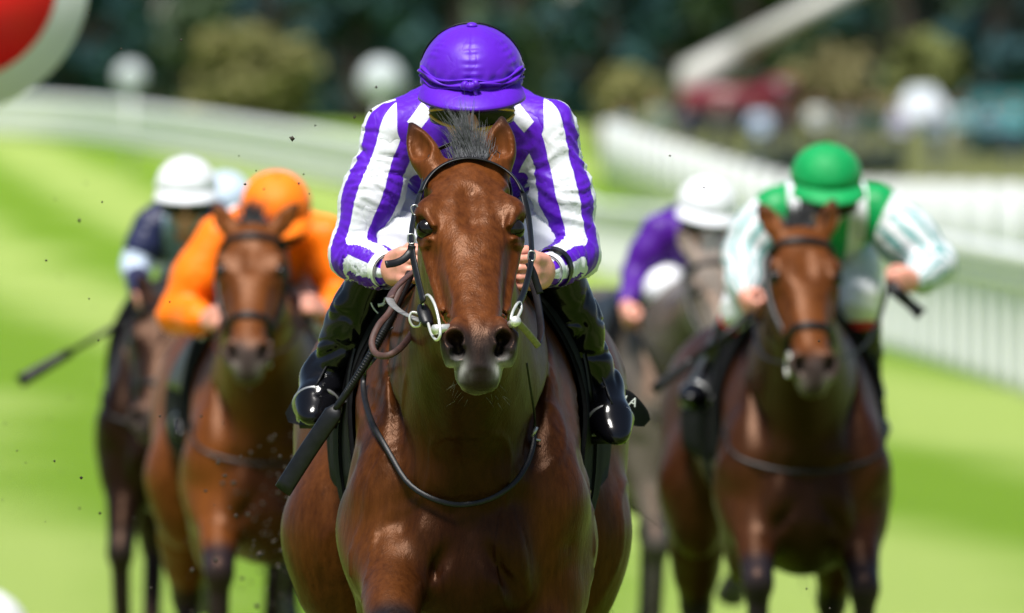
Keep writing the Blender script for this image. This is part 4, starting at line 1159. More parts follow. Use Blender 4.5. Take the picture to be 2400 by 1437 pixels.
def silk_lead(nt, reg, ang, lng, lat, hgt):
    reg = math_n(nt, 'GREATER_THAN', reg, -0.75)
    s1 = stripes(nt, ang, 4.4, .54, .68, wob=.06)
    al = math_n(nt, 'ABSOLUTE', lat)
    a2 = math_n(nt, 'MULTIPLY_ADD', math_n(nt, 'SUBTRACT', hgt, .03), .75, al)
    h2 = math_n(nt, 'MULTIPLY_ADD', math_n(nt, 'SUBTRACT', al, .11), -1.1, hgt)
    s2 = math_n(nt, 'MULTIPLY', math_n(nt, 'LESS_THAN', math_n(nt, 'ABSOLUTE', math_n(nt, 'SUBTRACT', a2, .113)), .021), math_n(nt, 'LESS_THAN', math_n(nt, 'ABSOLUTE', math_n(nt, 'SUBTRACT', h2, .030)), .040))
    w = math_n(nt, 'ADD', math_n(nt, 'MULTIPLY', reg, s1), math_n(nt, 'MULTIPLY', math_n(nt, 'SUBTRACT', 1.0, reg), s2))
    w = math_n(nt, 'MINIMUM', w, 1.0)
    return mixc(nt, w, PURPLE, (.66, .67, .72, 1))
M['silk_lead'] = silk_mat('purple_white_silk', silk_lead)
M['cap_purple'] = silk_mat('purple_cap_silk', lambda nt, r, a, l, x, h: PURPLE, crease=.22)
lead_j, lead_off = make_jockey((LX, LY, 0), 'jockey in purple cap and purple and white striped silks, crouching on the front horse', lead_joints, M['silk_lead'], M['cap_purple'],
    head_rx=14, res=.008, lead=True, group='jockeys in racing silks',
    cuff=dict(l=[(.86, 1.05, .041, M['white_trim'])], r=[(.80, .90, .0475, M['black_leather']), (.92, 1.04, .038, M['white_cloth'])]))

# ------------------------------------------------------------------ the field behind
def solid(c): return lambda nt, r, a, l, x, h: c
ORANGE = col(255, 120, 5); NAVY = (.012, .016, .06, 1); PALE = (.48, .56, .70, 1); WHITE = (.66, .67, .70, 1); GREEN = col(0, 140, 72); PURP2 = col(70, 12, 130)
def silk_green(nt, reg, ang, lng, lat, hgt):
    rg = math_n(nt, 'GREATER_THAN', reg, 0.0)
    sl = mixc(nt, math_n(nt, 'MULTIPLY', stripes(nt, ang, 11, .36, .2, wob=.5), math_n(nt, 'GREATER_THAN', lng, .12)), WHITE, (.10, .30, .29, 1))
    al = math_n(nt, 'ABSOLUTE', lat)
    br = math_n(nt, 'MULTIPLY', math_n(nt, 'GREATER_THAN', al, .07), math_n(nt, 'LESS_THAN', al, .125))
    return mixc(nt, rg, mixc(nt, br, GREEN, WHITE), sl)
def silk_navy(nt, reg, ang, lng, lat, hgt):
    rg = math_n(nt, 'GREATER_THAN', reg, 0.0)
    sl = mixc(nt, math_n(nt, 'MULTIPLY', math_n(nt, 'GREATER_THAN', lng, .38), math_n(nt, 'LESS_THAN', lng, .68)), NAVY, PALE)
    return mixc(nt, rg, mixc(nt, math_n(nt, 'LESS_THAN', math_n(nt, 'ABSOLUTE', lat), .08), NAVY, (.24, .34, .40, 1)), sl)
M['silk_orange'] = silk_mat('orange_silk', solid(ORANGE)); M['silk_navy'] = silk_mat('navy_silk', silk_navy); M['silk_green'] = silk_mat('green_white_silk', silk_green)
M['silk_purple'] = silk_mat('plain_purple_silk', solid(PURP2)); M['cap_orange'] = silk_mat('orange_cap', solid(ORANGE), .6); M['cap_green'] = silk_mat('green_cap', solid(GREEN), .6); M['cap_white'] = silk_mat('white_cap', solid(WHITE), .6); M['cap_pale'] = silk_mat('pale_blue_cap', solid(PALE)); M['silk_pale'] = silk_mat('pale_blue_silk', solid(PALE))
M['red_cloth'] = plain('red_cloth', (.42, .012, .015), .7)
M['blue_cloth'] = plain('blue_cloth', (.01, .03, .22), .7)

class Rig:
    """converts photo pixels to the local coordinates of a horse standing at distance d"""
    def __init__(s, px, d, rz=0.0): c, n_ = math.cos(R(rz)), math.sin(R(rz)); s.m = np.array([[c, n_, 0], [-n_, c, 0], [0, 0, 1]]); s.rz = rz; s.d = d; s.x = (px - 1200) * d / FPX; s.z = float(ground_z(d)); s.o = np.array([s.x, d, s.z])
    def __call__(s, px, py, dy): return s.m @ (PX(px, py, s.d + dy) - s.o)
    def turn(s, root):
        root.location = tuple(s.o + s.m.T @ (np.array(root.location) - s.o)); root.rotation_euler = (0, 0, R(s.rz))

FIELD = []
LEGS2 = dict(fl=[(-.16, -.34, 1.02), (-.165, -.66, .74), (-.165, -.60, .36), (-.165, -.66, .20)], fr=[(.16, -.30, 1.02), (.175, -.60, .72), (.175, -.56, .33), (.175, -.52, .18)],
    hl=[(-.26, .78, 1.02), (-.24, 1.12, .60), (-.23, .92, .24), (-.23, .80, .03)], hr=[(.26, .86, 1.00), (.22, 1.25, .62), (.20, 1.22, .26), (.20, 1.18, .03)])
LEGS3 = dict(LEGS2, fr=[(.16, -.30, 1.02), (.165, -.70, .88), (.165, -.52, .54), (.165, -.42, .44)], fl=[(-.16, -.34, 1.02), (-.165, -.58, .62), (-.165, -.50, .24), (-.165, -.55, .04)])
def runner(px, d, hlabel, jlabel, coat, poll, pitch, yaw, J, silk, capm, seed, legs=None, roll=0, ears=None, jk=None, dz=0.0, jockey_only=False, tail_dir=(.25, 1, -.5), res=.016, rz=0.0):
    r = Rig(px, d, rz)
    kw = dict(ears=ears) if ears else {}
    out = make_horse('racehorse', (r.x, d, r.z), hlabel, r(*poll), pitch, yaw, roll, coatc=coat, coarse=res, legs=legs or LEGS2, group='galloping racehorses', seed=seed, **kw)
    tail_and_mane(out[0], out[4], seed * 3, M['hair_black'] if coat is not GREY else M['grey_leather'], n=120, tail_dir=tail_dir)
    g = np.random.default_rng(seed); n = 120; hp = out[4]
    rts = np.array([hp(.0, a, -.004) for a in g.normal(0, .02, n)])
    strands('forelock', M['hair_black'] if coat is not GREY else M['grey_leather'], out[0], rts, np.stack([g.normal(0, .25, n), np.full(n, .35), np.full(n, 1.0)], 1), g.uniform(.05, .10, n), .004, jit=.12, seed=seed)
    JJ = {k: r(*v) for k, v in J.items()}
    jr, joff = make_jockey((r.x, d, r.z), jlabel, JJ, silk, capm, group='jockeys in racing silks', seed=seed, res=.014, **(jk or {}))
    r.turn(out[0]); r.turn(jr)
    FIELD.append(dict(rig=r, horse=out, J=JJ, jr=jr, off=joff))
    return FIELD[-1]

runner(622, 38.6, 'chestnut bay racehorse under the orange jockey, left of the front horse', 'jockey in plain orange cap and silks on the bay left of the front horse', BAY2, (592, 520, -.93), 47, -4.0,
    dict(head=(648, 490, -.42), sl=(520, 560, -.20), sr=(765, 560, -.20), el=(418, 735, -.22), er=(805, 690, -.20), wl=(480, 752, -.42), wr=(760, 735, -.40), ml=(520, 745, -.52), mr=(700, 700, -.50),
         hl=(560, 560, .28), hr=(690, 560, .28), kl=(520, 770, -.12), kr=(740, 770, -.12), al=(450, 950, .06), ar=(800, 950, .06), tl=(425, 1010, -.06), tr=(825, 1010, -.06)),
    M['silk_orange'], M['cap_orange'], 2, ears=((-1, (-.055, .04, .085)), (1, (.075, .02, .085))), jk=dict(head_rx=24, bag=1.3), rz=2.5)
runner(1862, 37.6, 'dark bay racehorse on the right under the green-capped jockey', 'jockey in green cap with white and green silks on the right', DBAY, (1880, 528, -.93), 50, 3,
    dict(head=(1937, 425, -.42), sl=(1820, 500, -.18), sr=(2050, 490, -.18), el=(1745, 600, -.20), er=(2190, 620, -.22), wl=(1745, 690, -.38), wr=(2150, 655, -.40), ml=(1765, 730, -.47), mr=(2085, 665, -.48),
         hl=(1860, 520, .28), hr=(1990, 520, .28), kl=(1745, 720, -.12), kr=(2015, 700, -.12), al=(1660, 905, .06), ar=(2035, 960, .06), tl=(1615, 930, -.08), tr=(2055, 1020, -.06)),
    M['silk_green'], M['cap_green'], 3, roll=-3, ears=((-1, (-.06, .03, .09)), (1, (.04, .0, .105))), jk=dict(head_rx=16, head_rz=4, boot_top=M['red_cloth'], bag=1.4), rz=3.0)
runner(428, 44.0, 'dark brown racehorse at the far left under the navy jockey', 'jockey in white cap and navy silks with pale sleeves at the far left', DARK, (388, 690, -.93), 52, -5,
    dict(head=(436, 445, -.40), sl=(355, 530, -.20), sr=(520, 530, -.20), el=(318, 625, -.24), er=(560, 640, -.2), wl=(330, 690, -.42), wr=(510, 690, -.4), ml=(338, 725, -.5), mr=(480, 710, -.48),
         hl=(400, 560, .28), hr=(500, 560, .28), kl=(420, 640, -.10), kr=(520, 650, -.10), al=(340, 830, .06), ar=(560, 830, .06), tl=(315, 890, -.06), tr=(580, 890, -.06)),
    M['silk_navy'], M['cap_white'], 4, jk=dict(head_rx=8, head_rz=6), rz=-5.0, legs=LEGS3)
runner(1560, 45.0, 'grey racehorse behind the dark bay on the right', 'jockey in white cap and plain purple silks on the grey horse', GREY, (1672, 585, -.92), 48, 2,
    dict(head=(1655, 490, -.44), sl=(1545, 545, -.22), sr=(1720, 560, -.20), el=(1490, 640, -.24), er=(1760, 660, -.2), wl=(1468, 715, -.38), wr=(1700, 700, -.4), ml=(1478, 765, -.46), mr=(1660, 720, -.48),
         hl=(1590, 590, .10), hr=(1670, 560, .26), kl=(1552, 680, -.30), kr=(1680, 690, -.10), al=(1500, 850, .06), ar=(1720, 850, .06), tl=(1455, 900, -.06), tr=(1740, 900, -.06)),
    M['silk_purple'], M['cap_white'], 5, jk=dict(head_rx=12, head_rz=-8, head_ry=8, boot_top=M['blue_cloth']), rz=12.0, legs=LEGS3)
runner(560, 50.0, 'dark racehorse far back on the left, almost hidden behind the orange jockey', 'jockey in pale blue cap almost hidden between the white and orange caps', DARK, (600, 640, -.93), 48, 3,
    dict(head=(527, 470, -.40), sl=(470, 540, -.20), sr=(600, 540, -.20), el=(440, 620, -.24), er=(630, 620, -.2), wl=(470, 660, -.42), wr=(590, 660, -.4), ml=(500, 670, -.5), mr=(570, 670, -.48),
         hl=(510, 560, .28), hr=(590, 560, .28), kl=(490, 630, -.10), kr=(610, 630, -.10), al=(440, 780, .06), ar=(660, 780, .06), tl=(420, 830, -.06), tr=(680, 830, -.06)),
    M['silk_pale'], M['cap_pale'], 6)
# ------------------------------------------------------------------ tack of the leading horse
class Surf:
    """find points on a horse's skin"""
    def __init__(s, V, Q, org):
        s.t = BVHTree.FromPolygons([tuple(v) for v in V], [tuple(q) for q in Q]); s.o = np.asarray(org, float)
    def px(s, px, py, lift=.006, d=None):
        """where the line of sight through a photo pixel meets the skin (local point); d = fallback distance"""
        o = np.array([0, 0, CAM_H]) - s.o; w = PX(px, py, 25.0) - np.array([0, 0, CAM_H]); w /= np.linalg.norm(w)
        h, nn, i, dist = s.t.ray_cast(Vector(o), Vector(w))
        if h is None or (d is not None and dist > d + .25): return PX(px, py, d or 25.5) - s.o
        nn = np.array(nn);
        if nn @ w > 0: nn = -nn
        return np.array(h) + nn * lift
    def toward(s, a, b, lift=.006):
        a = np.asarray(a, float); b = np.asarray(b, float); w = b - a; w /= np.linalg.norm(w)
        h, nn, i, dist = s.t.ray_cast(Vector(a), Vector(w))
        if h is None: return None
        return np.array(h) - w * lift

def ring_on(S, c, ex, ey, a0, a1, n, lift, rad=.5):
    out = []
    for a in np.linspace(a0, a1, n):
        d = math.cos(a) * ex + math.sin(a) * ey
        p = S.toward(c + d * rad, c, lift)
        if p is not None: out.append(p)
    return np.array(out)

def smooth_line(P, it=2):
    P = np.array(P, float)
    for _ in range(it): P[1:-1] = .25 * P[:-2] + .5 * P[1:-1] + .25 * P[2:]
    return P

LO = np.array([LX, LY, 0.0])
S = Surf(LV, LQ, LO)
bri = empty('bridle', tuple(LO + lhp(.1, 0, 0)), 'black leather bridle with silver bit rings on the front bay horse', 'bridle')
BO = np.array(bri.location) - LO
def strap(name, pts, w, mat, parent, off, flat=.22, n=5, up=None, seg=8):
    P = crom(pts, n) if n else np.array(pts)
    mb = MB(); mb.tube(P, w, seg, flat=flat, up=up); return mb.build(name, mat, parent, off=off)
hx, hy, hz = lhd(0, 1, 0), lhd(0, 0, 1), lhd(1, 0, 0)
# browband over the forehead below the ears
pts = [S.px(x, y, .010, 25.1) for x, y in ((985, 452), (1000, 424), (1022, 400), (1052, 383), (1090, 376), (1128, 377), (1165, 387), (1195, 404), (1217, 430), (1226, 452))]
pts = smooth_line(pts, 2)
cen = lhp(.08, 0, -.08)
strap('browband', pts, .0115, M['black_leather'], bri, BO, flat=.28, up=np.array([p - cen for p in crom(pts, 5)]))
# headpiece behind the ears
hp_pts = [lhp(.09, -.100, -.075), lhp(.03, -.094, -.05), lhp(-.03, -.075, -.02), lhp(-.05, 0, .004), lhp(-.03, .075, -.02), lhp(.03, .094, -.05), lhp(.09, .100, -.075)]
strap('headpiece', hp_pts, .012, M['black_leather'], bri, BO, flat=.25, n=3)
# cheekpieces
cl = [S.px(985, 452, .010, 25.1)] + [PX(x, y, d) - LO for x, y, d in ((974, 490, 25.06), (965, 540, 25.0), (966, 590, 24.95), (978, 650, 24.9), (992, 708, 24.84))]
strap('cheekpiece', cl, .0085, M['black_leather'], bri, BO, flat=.3, up=(-.6, -1, 0))
cl2 = [PX(x, y, d) - LO for x, y, d in ((966, 575, 24.95), (962, 590, 24.95), (948, 606, 24.94), (928, 616, 24.93), (904, 620, 24.92))]
strap('strap_end', cl2, .0085, M['black_leather'], bri, BO, flat=.3, up=(0, -1, .3))
cr = [S.px(1226, 452, .010, 25.1)] + [PX(x, y, d) - LO for x, y, d in ((1240, 520, 25.06), (1246, 590, 24.98), (1240, 640, 24.92), (1226, 690, 24.86), (1214, 716, 24.82))]
strap('cheekpiece', cr, .0085, M['black_leather'], bri, BO, flat=.3, up=(.6, -1, 0))
cr2 = [PX(x, y, d) - LO for x, y, d in ((1238, 615, 24.95), (1250, 640, 24.95), (1258, 665, 24.95), (1266, 688, 24.95))]
strap('strap_end', cr2, .0075, M['black_leather'], bri, BO, flat=.3, up=(0, -1, .2))
for (x, y, d, a) in ((973, 492, 25.05, 20), (964, 560, 24.97, 5), (1246, 600, 24.965, -5)):
    mb = MB(); c = PX(x, y, d - .012) - LO; w, h = .0062, .0085; ca, sa = math.cos(R(a)), math.sin(R(a))
    q = np.array([(-w, -h), (w, -h), (w, h), (-w, h)]); q = np.stack([q[:, 0] * ca - q[:, 1] * sa, q[:, 0] * sa + q[:, 1] * ca], 1)
    P = crom(np.stack([c[0] + q[:, 0], np.full(4, c[1]), c[2] + q[:, 1]], 1), 3, closed=True); P = np.concatenate([P, P[:1]])
    mb.tube(P, .0018, 6, cap=False); mb.build('buckle', M['steel'], bri, off=BO)
for s, lst, bar in ((-1, ((992, 704, 24.86), (1004, 692, 24.84), (1018, 712, 24.80), (1028, 748, 24.77), (1032, 782, 24.75), (1024, 797, 24.76), (1012, 784, 24.79), (1003, 756, 24.83), (995, 728, 24.86)), ((1018, 773), (1062, 768))),
                    (1, ((1216, 708, 24.83), (1222, 722, 24.83), (1214, 742, 24.80), (1204, 756, 24.78), (1198, 748, 24.77), (1203, 728, 24.79)), ((1210, 752), (1196, 762)))):
    P = crom([PX(*q) - LO for q in lst], 5, closed=True); P = np.concatenate([P, P[:1]])
    mb = MB(); mb.tube(P, .0033, 8, cap=False); mb.build('bit_ring', M['bit_ring'], bri, off=BO)
    mb = MB(); mb.tube([PX(*bar[0], 24.765) - LO, PX(*bar[1], 24.80) - LO], [.0110, .0085], 12); mb.build('bit_cheek', M['bit_ring'], bri, off=BO)
mb = MB(); mb.tube(crom([PX(x, y, d) - LO for x, y, d in ((990, 716, 24.87), (996, 738, 24.85), (1004, 762, 24.83))], 4), [.010, .013, .015, .016, .016, .016, .015, .014, .012], 8, flat=.6); mb.build('rein_billet', M['black_leather'], bri, off=BO)
# reins
M['tan_leather'] = plain('tan_leather', (.16, .13, .09), .6, var=.3, scale=60)
rl = empty('reins', tuple(LO + np.array([0, -.6, 1.5])), 'brown rubber grip reins of the front horse, looped below the purple jockey hands', 'reins')
RO = np.array([0, -.6, 1.5])
strap('rein_strap', [PX(x, y, d) - LO for x, y, d in ((992, 752, 24.85), (972, 746, 24.88), (944, 733, 25.0), (922, 716, 25.15), (913, 700, 25.25))], .0105, M['grey_leather'], rl, RO, flat=.22, up=(.2, -.6, .8))
mb = MB(); P = crom([PX(x, y, 24.87) - LO for x, y in ((966, 732), (960, 748), (968, 764), (984, 762), (986, 740))], 4, closed=True); mb.tube(np.concatenate([P, P[:1]]), .0028, 7, cap=False); mb.build('rein_ring', M['bit_ring'], rl, off=RO)
strap('rubber_grip', [PX(x, y, d) - LO for x, y, d in ((913, 702, 25.25), (922, 682, 25.33), (940, 662, 25.42), (962, 642, 25.5), (984, 626, 25.58))], .0135, M['brown_rubber'], rl, RO, flat=.35, up=(-.4, -.8, .3))
strap('rubber_grip', [PX(x, y, d) - LO for x, y, d in ((948, 655, 25.6), (915, 728, 25.55), (888, 762, 25.5), (872, 800, 25.47), (880, 828, 25.44), (906, 834, 25.4), (936, 818, 25.42), (962, 786, 25.5), (985, 745, 25.6))], .0075, M['brown_rubber'], rl, RO, flat=.5, up=(0, -1, .1))
strap('rein_strap', [PX(x, y, d) - LO for x, y, d in ((1204, 748, 24.80), (1222, 764, 24.95), (1245, 790, 25.15), (1262, 812, 25.3))], .0075, M['tan_leather'], rl, RO, flat=.25, up=(-.3, -.8, .4))
strap('rein_strap', [PX(x, y, d) - LO for x, y, d in ((1260, 810, 25.3), (1268, 770, 25.5), (1256, 690, 25.62), (1240, 650, 25.68))], .0085, M['black_leather'], rl, RO, flat=.25, up=(-.3, -.8, .4))
# neck strap hanging round the breast
ns = empty('neck_strap', tuple(LO + np.array([0, -.55, 1.2])), 'thin black strap hanging round the neck of the front horse, with small silver buckle', 'neck strap')
NO = np.array([0, -.55, 1.2])
pl = [S.px(x, y, .014, 25.6) for x, y in crom(((918, 770), (884, 826), (866, 880), (866, 930), (880, 990), (905, 1050), (945, 1112), (1000, 1156), (1060, 1175), (1120, 1172), (1175, 1150), (1212, 1112), (1236, 1060), (1243, 1020), (1238, 960), (1228, 900), (1220, 850)), 4)]
pl = smooth_line(pl, 2)
strap('neck_strap_band', pl, np.interp(np.arange(len(pl)), [0, 50, 54, len(pl)], [.0062, .0062, .0026, .0022]), M['black_leather'], ns, NO, flat=.3, up=(0, -1, .2), n=0)
c = S.px(1243, 1025, .016, 25.6)
mb = MB(); mb.tube([c + (-.006, 0, -.006), c + (.004, 0, .016)], .004, 8); mb.tube([c + (-.008, 0, -.010), c + (.012, 0, -.014)], .003, 8); mb.build('buckle', M['steel'], ns, off=NO)
strap('strap_end', [c, c + (-.006, .0, -.03), c + (-.018, .005, -.06), c + (-.016, .01, -.085)], .006, M['black_leather'], ns, NO)

# ---- saddle and cloth
def shell(S, y0, y1, a_of, ny=16, na=30, lift=.012, thick=.008, cz=1.22):
    """cloth lying on the barrel between y0 and y1; a_of(y)-> (angle left, angle right) measured from straight up"""
    P = []
    for y in np.linspace(y0, y1, ny):
        al, ar = a_of(y); row = []
        for a in np.linspace(al, ar, na):
            d = np.array([math.sin(a), 0, math.cos(a)]); c = np.array([0, y, cz])
            p = S.toward(c + d * .9, c, lift)
            row.append(p if p is not None else c + d * .35)
        P.append(row)
    P = np.array(P)
    for _ in range(2):
        P[1:-1] = .25 * P[:-2] + .5 * P[1:-1] + .25 * P[2:]; P[:, 1:-1] = .25 * P[:, :-2] + .5 * P[:, 1:-1] + .25 * P[:, 2:]
    c = np.array([0, 0, cz]); out = P - np.array([0, 1, 0]) * 0
    nrm = P - np.stack([np.zeros(P.shape[:2]), P[..., 1], np.full(P.shape[:2], cz)], -1); nrm /= np.linalg.norm(nrm, axis=-1, keepdims=True)
    O = P + nrm * thick
    V = np.concatenate([O.reshape(-1, 3), P.reshape(-1, 3)]); k = ny * na; Q = []
    for i in range(ny - 1):
        for j in range(na - 1):
            a, b, c_, d = i * na + j, i * na + j + 1, (i + 1) * na + j + 1, (i + 1) * na + j
            Q.append([a, b, c_, d]); Q.append([a + k, d + k, c_ + k, b + k])
    for i in range(ny - 1):
        for j in (0, na - 1): Q.append([i * na + j, (i + 1) * na + j, (i + 1) * na + j + k, i * na + j + k])
    for j in range(na - 1):
        for i in (0, ny - 1): Q.append([i * na + j, i * na + j + 1, i * na + j + 1 + k, i * na + j + k])
    return V, np.array(Q)

def plate(P, thick, nrm):
    """thin curved sheet: P (n,m,3)"""
    P = np.asarray(P, float); n, m = P.shape[:2]; O = P + np.asarray(nrm) * thick
    V = np.concatenate([P.reshape(-1, 3), O.reshape(-1, 3)]); k = n * m; Q = []
    for i in range(n - 1):
        for j in range(m - 1):
            a, b, c, d = i * m + j, i * m + j + 1, (i + 1) * m + j + 1, (i + 1) * m + j
            Q += [[a, b, c, d], [a + k, d + k, c + k, b + k]]
    for i in range(n - 1):
        for j in (0, m - 1): Q.append([i * m + j, (i + 1) * m + j, (i + 1) * m + j + k, i * m + j + k])
    for j in range(m - 1):
        for i in (0, n - 1): Q.append([i * m + j, i * m + j + 1, i * m + j + 1 + k, i * m + j + k])
    return V, np.array(Q)

def coons(top, bot, n=12, m=8):
    A = crom(top, max(2, n // (len(top) - 1))); B = crom(bot, max(2, n // (len(bot) - 1)))
    k = np.linspace(0, 1, n)
    A = np.stack([np.interp(k, np.linspace(0, 1, len(A)), A[:, c]) for c in range(3)], 1); B = np.stack([np.interp(k, np.linspace(0, 1, len(B)), B[:, c]) for c in range(3)], 1)
    t = np.linspace(0, 1, m)[None, :, None]
    return A[:, None] * (1 - t) + B[:, None] * t

def make_saddle(S, root_loc, label, J, off_j, flap=True, girth=True):
    sd = empty('saddle', (root_loc[0], root_loc[1] + .1, root_loc[2] + 1.6), label, 'saddle', 'racing saddles')
    O = np.array([0, .1, 1.6])
    V, Q = shell(S, -.20, .62, lambda y: (-R(112 - 14 * max(0, y)), R(112 - 14 * max(0, y))), lift=.014, thick=.010)
    link('saddle_cloth', mesh_np('saddle_cloth', V - O, Q), M['black_cloth'], sd)
    V, Q = shell(S, -.10, .40, lambda y: (-R(72), R(72)), lift=.026, thick=.010)
    link('seat', mesh_np('saddle_seat', V - O, Q), M['black_leather'], sd)
    if girth:
        V, Q = shell(S, -.04, .07, lambda y: (-R(178), R(178)), lift=.026, thick=.006, ny=6, na=44)
        link('girth', mesh_np('girth', V - O, Q), M['black_cloth'], sd)
    for s in 'lr':
        a, t = np.array(J['a' + s]), np.array(J['t' + s]); sg = -1 if s == 'l' else 1
        f = t - a; f /= np.linalg.norm(f); up = np.array([0, 0, 1.0]) - f[2] * f; up /= np.linalg.norm(up); lat = np.cross(f, up)
        c = a * .30 + t * .70 - up * .012
        ang = np.linspace(R(-205), R(25), 22)
        P = np.array([c + lat * (.052 * math.cos(x)) + up * (.050 * -math.sin(x)) for x in ang])
        P = np.concatenate([[c + lat * .046 - up * .038], P[::-1], [c - lat * .046 - up * .038]]); P = np.concatenate([P, P[:1]])
        mb = MB(); mb.tube(P, .0048, 8, cap=False); iron = mb.build('stirrup_iron', M['steel'], sd, off=O)
        mb = MB(); mb.box(c - up * .042, (.042, .017, .006), rot=np.stack([lat, f, up], 1)); mb.build('tread', M['black_leather'], iron, off=O)
        top = np.array([sg * .17, .06, 1.52])
        strap('stirrup_leather', [c + up * .049, (c + up * .049) * .5 + top * .5 + (sg * .03, 0, 0), top], .011, M['black_leather'], sd, O, flat=.25, up=(sg, -.4, 0))
    return sd, O

sd, SO = make_saddle(S, (LX, LY, 0), 'black racing saddle with black cloth under the purple and white jockey', lead_joints, lead_off)
# flapping ends of the weight cloth behind the boots
T_ = lambda L, d: [PX(x, y, d) - LO for x, y in L]
V, Q = plate(coons([PX(*p) - LO for p in ((838, 800, 26.35), (770, 842, 26.4), (722, 880, 26.45), (668, 968, 26.5))], [PX(*p) - LO for p in ((845, 900, 26.3), (810, 960, 26.3), (760, 1006, 26.34), (676, 990, 26.45))], 16, 8), .006, (0, .9, 0))
link('cloth_wing', mesh_np('cloth_wing', V - SO, Q), M['black_cloth'], sd)
V, Q = plate(coons([PX(*p) - LO for p in ((1400, 860, 26.3), (1445, 905, 26.38), (1480, 918, 26.42), (1516, 958, 26.5), (1524, 984, 26.52))], [PX(*p) - LO for p in ((1390, 960, 26.25), (1430, 975, 26.3), (1462, 985, 26.36), (1486, 998, 26.44), (1510, 1000, 26.5))], 16, 8), .006, (0, .9, 0))
wing = link('cloth_wing', mesh_np('cloth_wing', V - SO, Q), M['black_cloth'], sd)
# white lettering on the right-hand wing
for txt, p, sz, a in (('GLA', (1436, 941), .030, -14), ('GL', (1440, 962), .026, -14)):
    cu = bpy.data.curves.new('lettering', 'FONT'); cu.body = txt; cu.size = sz; cu.shear = .25; cu.extrude = .0006; cu.space_character = 1.05
    tmp = bpy.data.objects.new('tmp', cu); COL.objects.link(tmp)
    me = bpy.data.meshes.new_from_object(tmp.evaluated_get(bpy.context.evaluated_depsgraph_get()))
    bpy.data.objects.remove(tmp)
    o = link('lettering', me, M['white_trim'], wing)
    p0 = PX(p[0], p[1], 26.26) - LO - SO
    o.location = tuple(p0 + np.array([0, .05, 0])); o.rotation_euler = (R(90), R(-a) * -1 * -1, R(25))
# white emblem on the left boot cuff
bp = [np.array(LJ(x, y, -.155)) for x, y in ((882, 690), (895, 686), (904, 696), (900, 712), (886, 716))]
mb = MB(); mb.tube(crom(bp, 4), .004, 6, flat=.3, up=(0, -1, 0)); mb.tube(crom([np.array(LJ(x, y, -.155)) for x, y in ((868, 700), (872, 716), (880, 728), (890, 738))], 3), .0018, 6); emb = mb.build('boot_emblem', M['white_trim'], lead_j, off=lead_off)

# ---- whip
wh = empty('whip', tuple(PX(800, 960, 25.8)), 'black whip with padded flap held across the left boot of the purple jockey', 'whip')
WO = np.array(wh.location) - LO
P = crom([PX(x, y, d) - LO for x, y, d in ((962, 640, 25.66), (930, 715, 25.62), (880, 812, 25.60), (830, 895, 25.60), (785, 962, 25.62))], 6)
mb = MB(); mb.tube(P, np.linspace(.0105, .0075, len(P)), 10); mb.build('shaft', M['black_leather'], wh, off=WO)
mb = MB()
Q0 = crom([PX(x, y, d) - LO for x, y, d in ((920, 738, 25.615), (880, 812, 25.60), (830, 895, 25.60), (792, 950, 25.62))], 14)
for i in range(0, len(Q0) - 1): mb.tube([Q0[i], Q0[i] * .6 + Q0[i + 1] * .4], .0112 - .003 * i / len(Q0), 10)
gw = mb.build('grip_wrap', M['black_leather'], wh, off=WO); gw['kind'] = 'stuff'
P = crom([PX(x, y, d) - LO for x, y, d in ((792, 950, 25.62), (770, 985, 25.62), (718, 1062, 25.64), (662, 1150, 25.66))], 5)
mb = MB(); mb.tube(P, np.concatenate([[.009, .013, .017], np.full(len(P) - 3, .0215)]), 12, flat=.38, up=(-.35, -1, .15)); fl = mb.build('flap', M['black_leather'], wh, off=WO)

